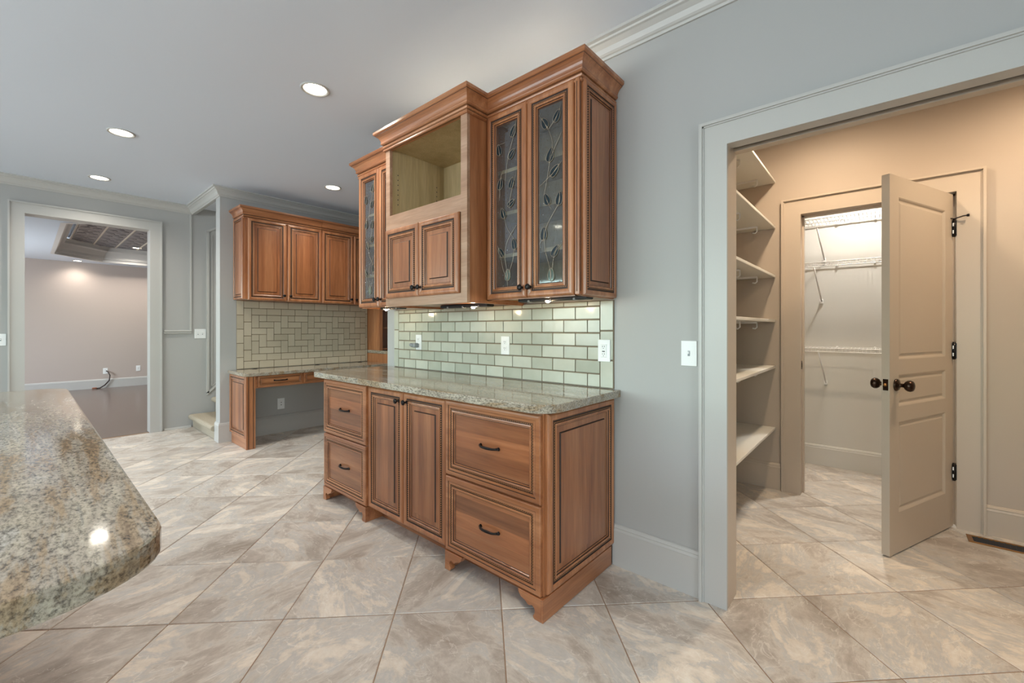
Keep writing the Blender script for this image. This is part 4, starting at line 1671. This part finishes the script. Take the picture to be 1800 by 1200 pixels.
# ================================================================== desk
DZ = .765
dk = thing('desk', (-4.95, 2.2, 0), 'built-in wooden desk with shallow drawers and panelled end support', 'desk')
raised_door(dk, Fr((-5.295, 1.462, .105), *NEGY), .495, .625, s=.85, name='end_panel')
MB().box(-5.295, -4.80, 1.463, 1.482, 0, .730).build('end_support', 'wood_v', dk)
MB().box(-5.24, -4.80, 1.450, 1.463, 0, .104).build('base_board', 'wood_h', dk, bevel=.002)
m = MB()
m.cbox(-4.80, -4.776, 1.446, 1.530, 0, .730, .004)
m.build('post', 'wood_v', dk)
m = MB()
m.box(-4.7758, -4.772, 1.464, 1.468, .004, .726)
m.box(-4.7758, -4.772, 1.508, 1.512, .004, .726)
m.build('post_groove', 'glaze', dk)
m = MB()
m.box(-4.825, -4.805, 1.530, 3.068, .605, .730)
m.build('apron', 'wood_hy', dk)
for y0, y1 in ((1.558, 1.996), (2.014, 2.500), (2.518, 3.040)):
    fr = Fr((-4.805, y0, .615), *POSX)
    drawer_front(dk, fr, y1 - y0, .112, s=.50, mats=('wood_hy', 'wood_hy'), plen=.125)
m = MB()
m.prism([(-5.3005, 1.428), (-4.80, 1.428), (-4.775, 1.440), (-4.762, 1.465), (-4.762, 3.069), (-5.3005, 3.069)], 'Z', .7305, DZ)
tag(m.build('granite_desktop', 'granite', loc=(-5.0, 2.2, .73), bevel=.005), 'narrow granite desktop under the beige herringbone tiles', 'countertop')
for y, lb in ((1.675, 'dark oval grommet in the desktop, nearest the stairs'), (2.365, 'dark oval grommet in the middle of the desktop'), (2.93, 'dark oval grommet in the desktop, by the open shelves')):
    m = MB()
    m.lathe((-5.245, y, DZ), (0, 0, 1), [(.030, 0), (.030, .002), (.022, .004), (.021, .001), (0, .001)], 18)
    tag(m.build('grommet', 'black_plastic', loc=(-5.245, y, DZ)), lb, 'grommet', 'desktop grommets')

# desk wall cabinets
DB, DT = 1.521, 2.392
DCRP = [(a, z + .012, mt) for a, z, mt in CRP]
DXF = -5.005
DG2 = 'wooden wall cabinets above the desk'
for k, (ya, yb, lb) in enumerate(((1.500, 2.297, 'two-door wooden wall cabinet over the desk, nearest the stairs'), (2.299, 3.090, 'two-door wooden wall cabinet over the desk, partly behind the glass cabinet'))):
    t = thing('desk_wall_cabinet', (-5.15, (ya + yb) / 2, DB), lb, 'cabinet', DG2)
    MB().box(XD + .001, DXF, ya, yb, DB, DT).build('body', 'wood_v', t)
    wd = (yb - ya - .03 - .012) / 2 if k == 0 else (yb - ya - .012) / 2 - .004
    y0 = ya + (.028 if k == 0 else .008)
    hd = DT - DB - .012
    raised_door(t, Fr((DXF, y0, DB - .008), *POSX), wd, hd, knob_at=(wd - .026, .060))
    raised_door(t, Fr((DXF, y0 + wd + .014, DB - .008), *POSX), wd, hd, knob_at=(.026, .060))
    if k == 0:
        raised_door(t, Fr((XD + .004, ya, DB + .002), *NEGY), .285, DT - DB - .01, s=.62, name='end_panel', field=.015, withrope=False)
        MB().sweep([(DXF, yb), (DXF, ya), (XD + .001, ya)][::1], DCRP).build('crown', ['wood_hy', 'glaze'], t)
    else:
        MB().sweep([(DXF, yb), (DXF, ya)], DCRP).build('crown', ['wood_hy', 'glaze'], t)

# higher counter and open shelf unit past the desk
t = thing('counter_cabinet', (-5.0, 3.5, 0), 'wooden cabinet end past the desk, under the higher stone top', 'cabinet')
MB().box(-5.309, -4.72, 3.074, 3.98, 0, .880).build('body', 'wood_v', t)
raised_door(t, Fr((-4.72, 3.09, .10), *POSX), .42, .76, name='door')
m = MB()
m.prism([(-5.309, 3.071), (-4.69, 3.071), (-4.69, 3.98), (-5.309, 3.98)], 'Z', .881, .922)
tag(m.build('stone_top', 'granite', loc=(-5.0, 3.5, .881), bevel=.004), 'higher stone top below the open wooden shelves', 'countertop')
t = thing('open_shelf_unit', (-5.15, 3.5, .923), 'open wooden shelf unit on the stone top past the desk', 'shelf unit')
MB().box(-5.309, -5.005, 3.074, 3.092, .923, 1.519).build('side', 'wood_v', t)
MB().box(-5.309, -5.005, 3.962, 3.98, .923, 1.519).build('side', 'wood_v', t)
MB().box(-5.309, -5.30, 3.092, 3.962, .923, 1.519).build('back_panel', 'wood_v', t)
m = MB()
m.box(-5.005, -4.985, 3.060, 3.108, .923, 1.519)
m.build('stile', 'wood_v', t)
for z in (.93, 1.21, 1.50):
    MB().box(-5.30, -5.01, 3.092, 3.962, z, z + .019).build('shelf', 'wood_hy', t)

# ================================================================== staircase
st = thing('staircase', (-5.94, 1.5, 0), 'beige carpeted stairs rising beside the desk wall', 'stairs')
RISE, RUN = .185, .235
for k in range(6):
    y0 = 1.347 + k * RUN
    z1 = RISE * (k + 1) - .025
    # tread with rounded, padded nose
    zl = k * RISE - (.0 if k == 0 else .03)
    nose = [(y0 - .006 - .030 * math.cos(R(a_)), z1 - .030 - .030 * math.sin(R(a_))) for a_ in (90, 60, 30, 0, -30, -60, -90)]
    poly = [(y0 + .012, zl), (y0 + .012, z1 - .062)] + nose + [(y0 + RUN + .02, z1 - .004), (y0 + RUN + .02, zl)]
    MB().prism(poly, 'X', -6.412, -5.452).build('step', 'carpet', st, bevel=.004)

# ================================================================== island
isl = []
IX0, IX1, IY0, IY1 = -3.13, -.722, -1.25, .139


def arc(cx, cy, r, a0, a1, n=10, sx=1.0):
    return [(cx + r * sx * math.cos(R(a0 + (a1 - a0) * k / n)), cy + r * math.sin(R(a0 + (a1 - a0) * k / n))) for k in range(n + 1)]


pts = arc(IX1 - .13, IY1 - .17, .17, 90, 0, 12, .76)[::-1] + arc(IX0 + .10, IY1 - .10, .10, 90, 180) + [(IX0, IY0), (IX1, IY0)]
m = MB().prism(pts, 'Z', .875, .915)
tag(m.build('granite_island_top', 'granite', loc=(-1.9, -.5, .875), bevel=.005), 'large polished granite island top with rounded corner', 'countertop')
t = thing('island_cabinet', (-1.95, -.6, 0), 'wooden island cabinet carrying the large granite top', 'cabinet')
MB().box(-2.95, -1.10, -1.15, -.16, .10, .874).build('body', 'wood_v', t)
MB().box(-2.90, -1.15, -1.10, -.22, 0, .10).build('toe_kick', 'wood_h', t)
for k in range(4):
    raised_door(t, Fr((-1.12 - k * .458, -.16, .12), (-1, 0, 0), (0, 1, 0)), .448, .74)

# ================================================================== pantry shelves
PSG = 'white shelves on the pantry side wall'
names = ['topmost', 'second from top', 'third from top', 'fourth from top', 'fifth from top', 'lowest']
for z, nm in zip((2.313, 1.968, 1.598, 1.262, .913, .448), names):
    t = thing('pantry_shelf', (-.80, 2.94, z), 'deep white pantry shelf, %s of the six' % nm, 'shelf', PSG)
    m = MB()
    m.cbox(-.978, -.613, 2.16, 3.733, z, z + .020, .003)
    m.build('board', 'shelf_paint', t)
    for yy in (2.35, 2.80, 3.05, 3.55):
        m = MB()
        m.box(-.978, -.70, yy - .003, yy + .003, z - .012, z)
        m.tube([(-.972, yy, z - .006), (-.972, yy, z - .055), (-.962, yy, z - .066), (-.948, yy, z - .060)], .005, 6)
        m.tube([(-.70, yy, z - .004), (-.70, yy, z - .040), (-.712, yy, z - .050), (-.730, yy, z - .046)], .005, 6)
        m.build('bracket', 'wire_white', t)

# ================================================================== closet wire shelves
WSG = 'white wire shelves in the closet'
YB2 = 4.658


def wire_shelf(zf, label, deck=.30, lip=.045, brace_x=-.42, drop=.31):
    t = thing('wire_shelf', (.1, 4.5, zf), label, 'shelf', WSG)
    yf = YB2 - deck
    x0, x1 = -.97, 1.39
    for y, z, r in ((yf, zf, .0035), (yf, zf - lip, .0035), (yf, zf - lip * .45, .0022), (YB2 - .012, zf, .0035), ((yf + YB2) / 2, zf - .004, .003)):
        MB().tube([(x0, y, z), (x1, y, z)], r, 6).build('rod', 'wire_white', t)
    m = MB()
    x = x0 + .01
    while x < x1:
        m.tube([(x, YB2 - .008, zf + .003), (x, yf, zf + .003), (x, yf - .002, zf - lip)], .0016, 4, cap=False)
        x += .0254
    w_ = m.build('cross_wires', 'wire_white', t)
    w_['kind'] = 'stuff'
    for bx_ in (brace_x, brace_x + .62):
        o = MB()
        o.tube([(bx_, yf + .01, zf - lip + .004), (bx_ + .03, YB2 - .012, zf - drop)], .0055, 6)
        o = o.build('brace', 'wire_white', t)
        MB().cbox(bx_ + .018, bx_ + .042, YB2 - .014, YB2, zf - drop - .022, zf - drop + .018, .003).build('foot', 'wire_white', o)
    for cx_ in (-.30, -.05, .25, .6):
        MB().cbox(cx_ - .008, cx_ + .008, YB2 - .018, YB2, zf - .012, zf + .012, .003).build('wall_clip', 'wire_white', t)


wire_shelf(2.13, 'white wire closet shelf, top one', lip=.065)
wire_shelf(1.765, 'white wire closet shelf, middle one', lip=.035, brace_x=-.44)
wire_shelf(1.048, 'white wire closet shelf, lowest one', lip=.028, brace_x=-.41)

# ================================================================== panel door
HX, HY = .322, 3.728
dd = Vector((-.295, -.728, 0)).normalized()
nn = Vector((-dd.y, dd.x, 0))        # towards +x / -y side (the face seen)
if nn.x < 0:
    nn = -nn
TH = .035
door = struct(bpy.data.objects.new('door_1', None))
door.location = (HX, HY, 0)
COL.objects.link(door)
DW, DH, D0 = .786, 2.022, .010
b = MB()
fr = Fr((HX, HY, D0), dd, nn)
frb = Fr((HX, HY, D0), dd, nn)
panels = [(.105, .686, 1.047 - D0, 1.921 - D0), (.105, .686, .795 - D0, .965 - D0), (.105, .686, .225 - D0, .712 - D0)]
xsd = [0, .105, .686, DW]
zsd = [0, panels[2][2], panels[2][3], panels[1][2], panels[1][3], panels[0][2], panels[0][3], DH]
for side in (0, 1):
    d_ = 0.0 if side == 0 else -TH
    for i in range(3):
        for j in range(7):
            if i == 1 and j in (1, 3, 5):
                continue
            b.add([fr.pt(xsd[i], zsd[j], d_), fr.pt(xsd[i + 1], zsd[j], d_), fr.pt(xsd[i + 1], zsd[j + 1], d_), fr.pt(xsd[i], zsd[j + 1], d_)], [(0, 1, 2, 3)])
for e0, e1 in (((0, 0), (DW, 0)), ((DW, 0), (DW, DH)), ((DW, DH), (0, DH)), ((0, DH), (0, 0))):
    b.add([fr.pt(e0[0], e0[1], 0), fr.pt(e1[0], e1[1], 0), fr.pt(e1[0], e1[1], -TH), fr.pt(e0[0], e0[1], -TH)], [(0, 1, 2, 3)])
# weld so that the slab is one body
leafo = b.build('slab', 'door_paint', door)
bm = bmesh.new()
bm.from_mesh(leafo.data)
bmesh.ops.remove_doubles(bm, verts=bm.verts, dist=1e-5)
bmesh.ops.recalc_face_normals(bm, faces=bm.faces)
bm.to_mesh(leafo.data)
bm.free()
for (a0, a1, z0, z1) in panels:
    m = MB()
    for sgn, base in ((1, 0.0), (-1, -TH)):
        rings(m, fr, a1 - a0, z1 - z0, [(0, base, 0), (.006, base - sgn * .003, 0), (.014, base - sgn * .010, 0), (.020, base - sgn * .010, 0), (.032, base - sgn * .005, 0)], fill=0, a0=a0, b0=z0)
    m.build('panel', 'door_paint', door)
# knobs, latch, hinges
for sgn, base in ((1, 0.0), (-1, -TH)):
    p = fr.pt(.715, .912 - D0, base)
    m = MB()
    m.lathe(p, nn * sgn, [(.033, 0), (.033, .004), (.027, .010), (.013, .014), (.010, .022), (.011, .034), (.022, .040), (.029, .050), (.030, .060), (.025, .070), (.012, .075), (0, .0755)], 22)
    m.build('knob', 'oil_bronze', door)
m = MB()
la = Fr(fr.pt(DW, 0, 0), -nn, dd)
m.add([la.pt(.006, .875, .001), la.pt(.029, .875, .001), la.pt(.029, .935, .001), la.pt(.006, .935, .001), la.pt(.006, .875, -.002), la.pt(.029, .875, -.002), la.pt(.029, .935, -.002), la.pt(.006, .935, -.002)], [(0, 1, 2, 3), (4, 5, 6, 7), (0, 1, 5, 4), (1, 2, 6, 5), (2, 3, 7, 6), (3, 0, 4, 7)])
lp = m.build('latch_plate', 'oil_bronze', door)
m = MB()
m.lathe(la.pt(.0175, .905, .001), dd, [(.008, 0), (.008, .008), (.005, .011), (0, .011)], 10)
m.build('latch_bolt', 'brass', lp)
for k, z in enumerate((1.822, 1.078, .342)):
    m = MB()
    m.cbox(HX + .006, HX + .0145, HY - .020, HY - .004, z - .047, z + .047, .002)
    m.cbox(HX - .012, HX + .006, HY - .012, HY - .006, z - .047, z + .047, .001)
    m.tube([(HX + .004, HY - .016, z - .052), (HX + .004, HY - .016, z + .055)], .0075, 10)
    h = m.build('hinge', 'bronze', door)
    m = MB()
    for q in (-.022, .022):
        m.cbox(HX - .003, HX + .002, HY - .0245, HY - .0225, z + q - .010, z + q + .010, .0006)
    m.build('screw_slots', 'plate_white', h)
    if k == 0:
        m = MB()
        m.tube([(HX - .028, HY - .040, z + .062), (HX + .004, HY - .018, z + .058), (HX + .040, HY - .034, z + .066), (HX + .062, HY - .040, z + .066)], .0035, 6)
        m.lathe((HX + .055, HY - .038, z + .066), (.95, -.25, 0), [(.008, 0), (.009, .010), (0, .012)], 10)
        m.lathe((HX - .026, HY - .039, z + .062), (-.8, -.5, 0), [(.008, 0), (.008, .009), (0, .010)], 10)
        m.build('hinge_stop', 'bronze', h)
m = MB()
m.cbox(-.4525, -.4495, 3.750, 3.785, .915, .975, .001)
m.cbox(-.4500, -.4480, 3.757, 3.776, .928, .962, .0005)
tag(m.build('strike_plate', 'oil_bronze', loc=(-.451, 3.767, .945)), 'dark strike plate on the closet door jamb', 'strike plate')

# ================================================================== floor register
rg = thing('floor_register', (.55, 3.60, 0), 'brass-edged floor register beside the pantry baseboard', 'vent')
m = MB()
m.box(.368, .735, 3.535, 3.550, 0, .005)
m.box(.368, .735, 3.635, 3.650, 0, .005)
m.box(.368, .390, 3.550, 3.635, 0, .005)
m.box(.713, .735, 3.550, 3.635, 0, .005)
m.build('frame', 'brass', rg, bevel=.001)
MB().box(.390, .713, 3.550, 3.635, .0005, .0015).build('well', 'dark_vent', rg)
for k in range(15):
    x = .400 + k * .0215
    m = MB()
    m.add([(x, 3.552, .002), (x + .006, 3.552, .002), (x + .014, 3.633, .002), (x + .008, 3.633, .002), (x, 3.552, .005), (x + .006, 3.552, .005), (x + .014, 3.633, .005), (x + .008, 3.633, .005)], [(0, 1, 2, 3), (4, 5, 6, 7), (0, 1, 5, 4), (1, 2, 6, 5), (2, 3, 7, 6), (3, 0, 4, 7)])
    m.build('slat', 'dark_vent', rg)
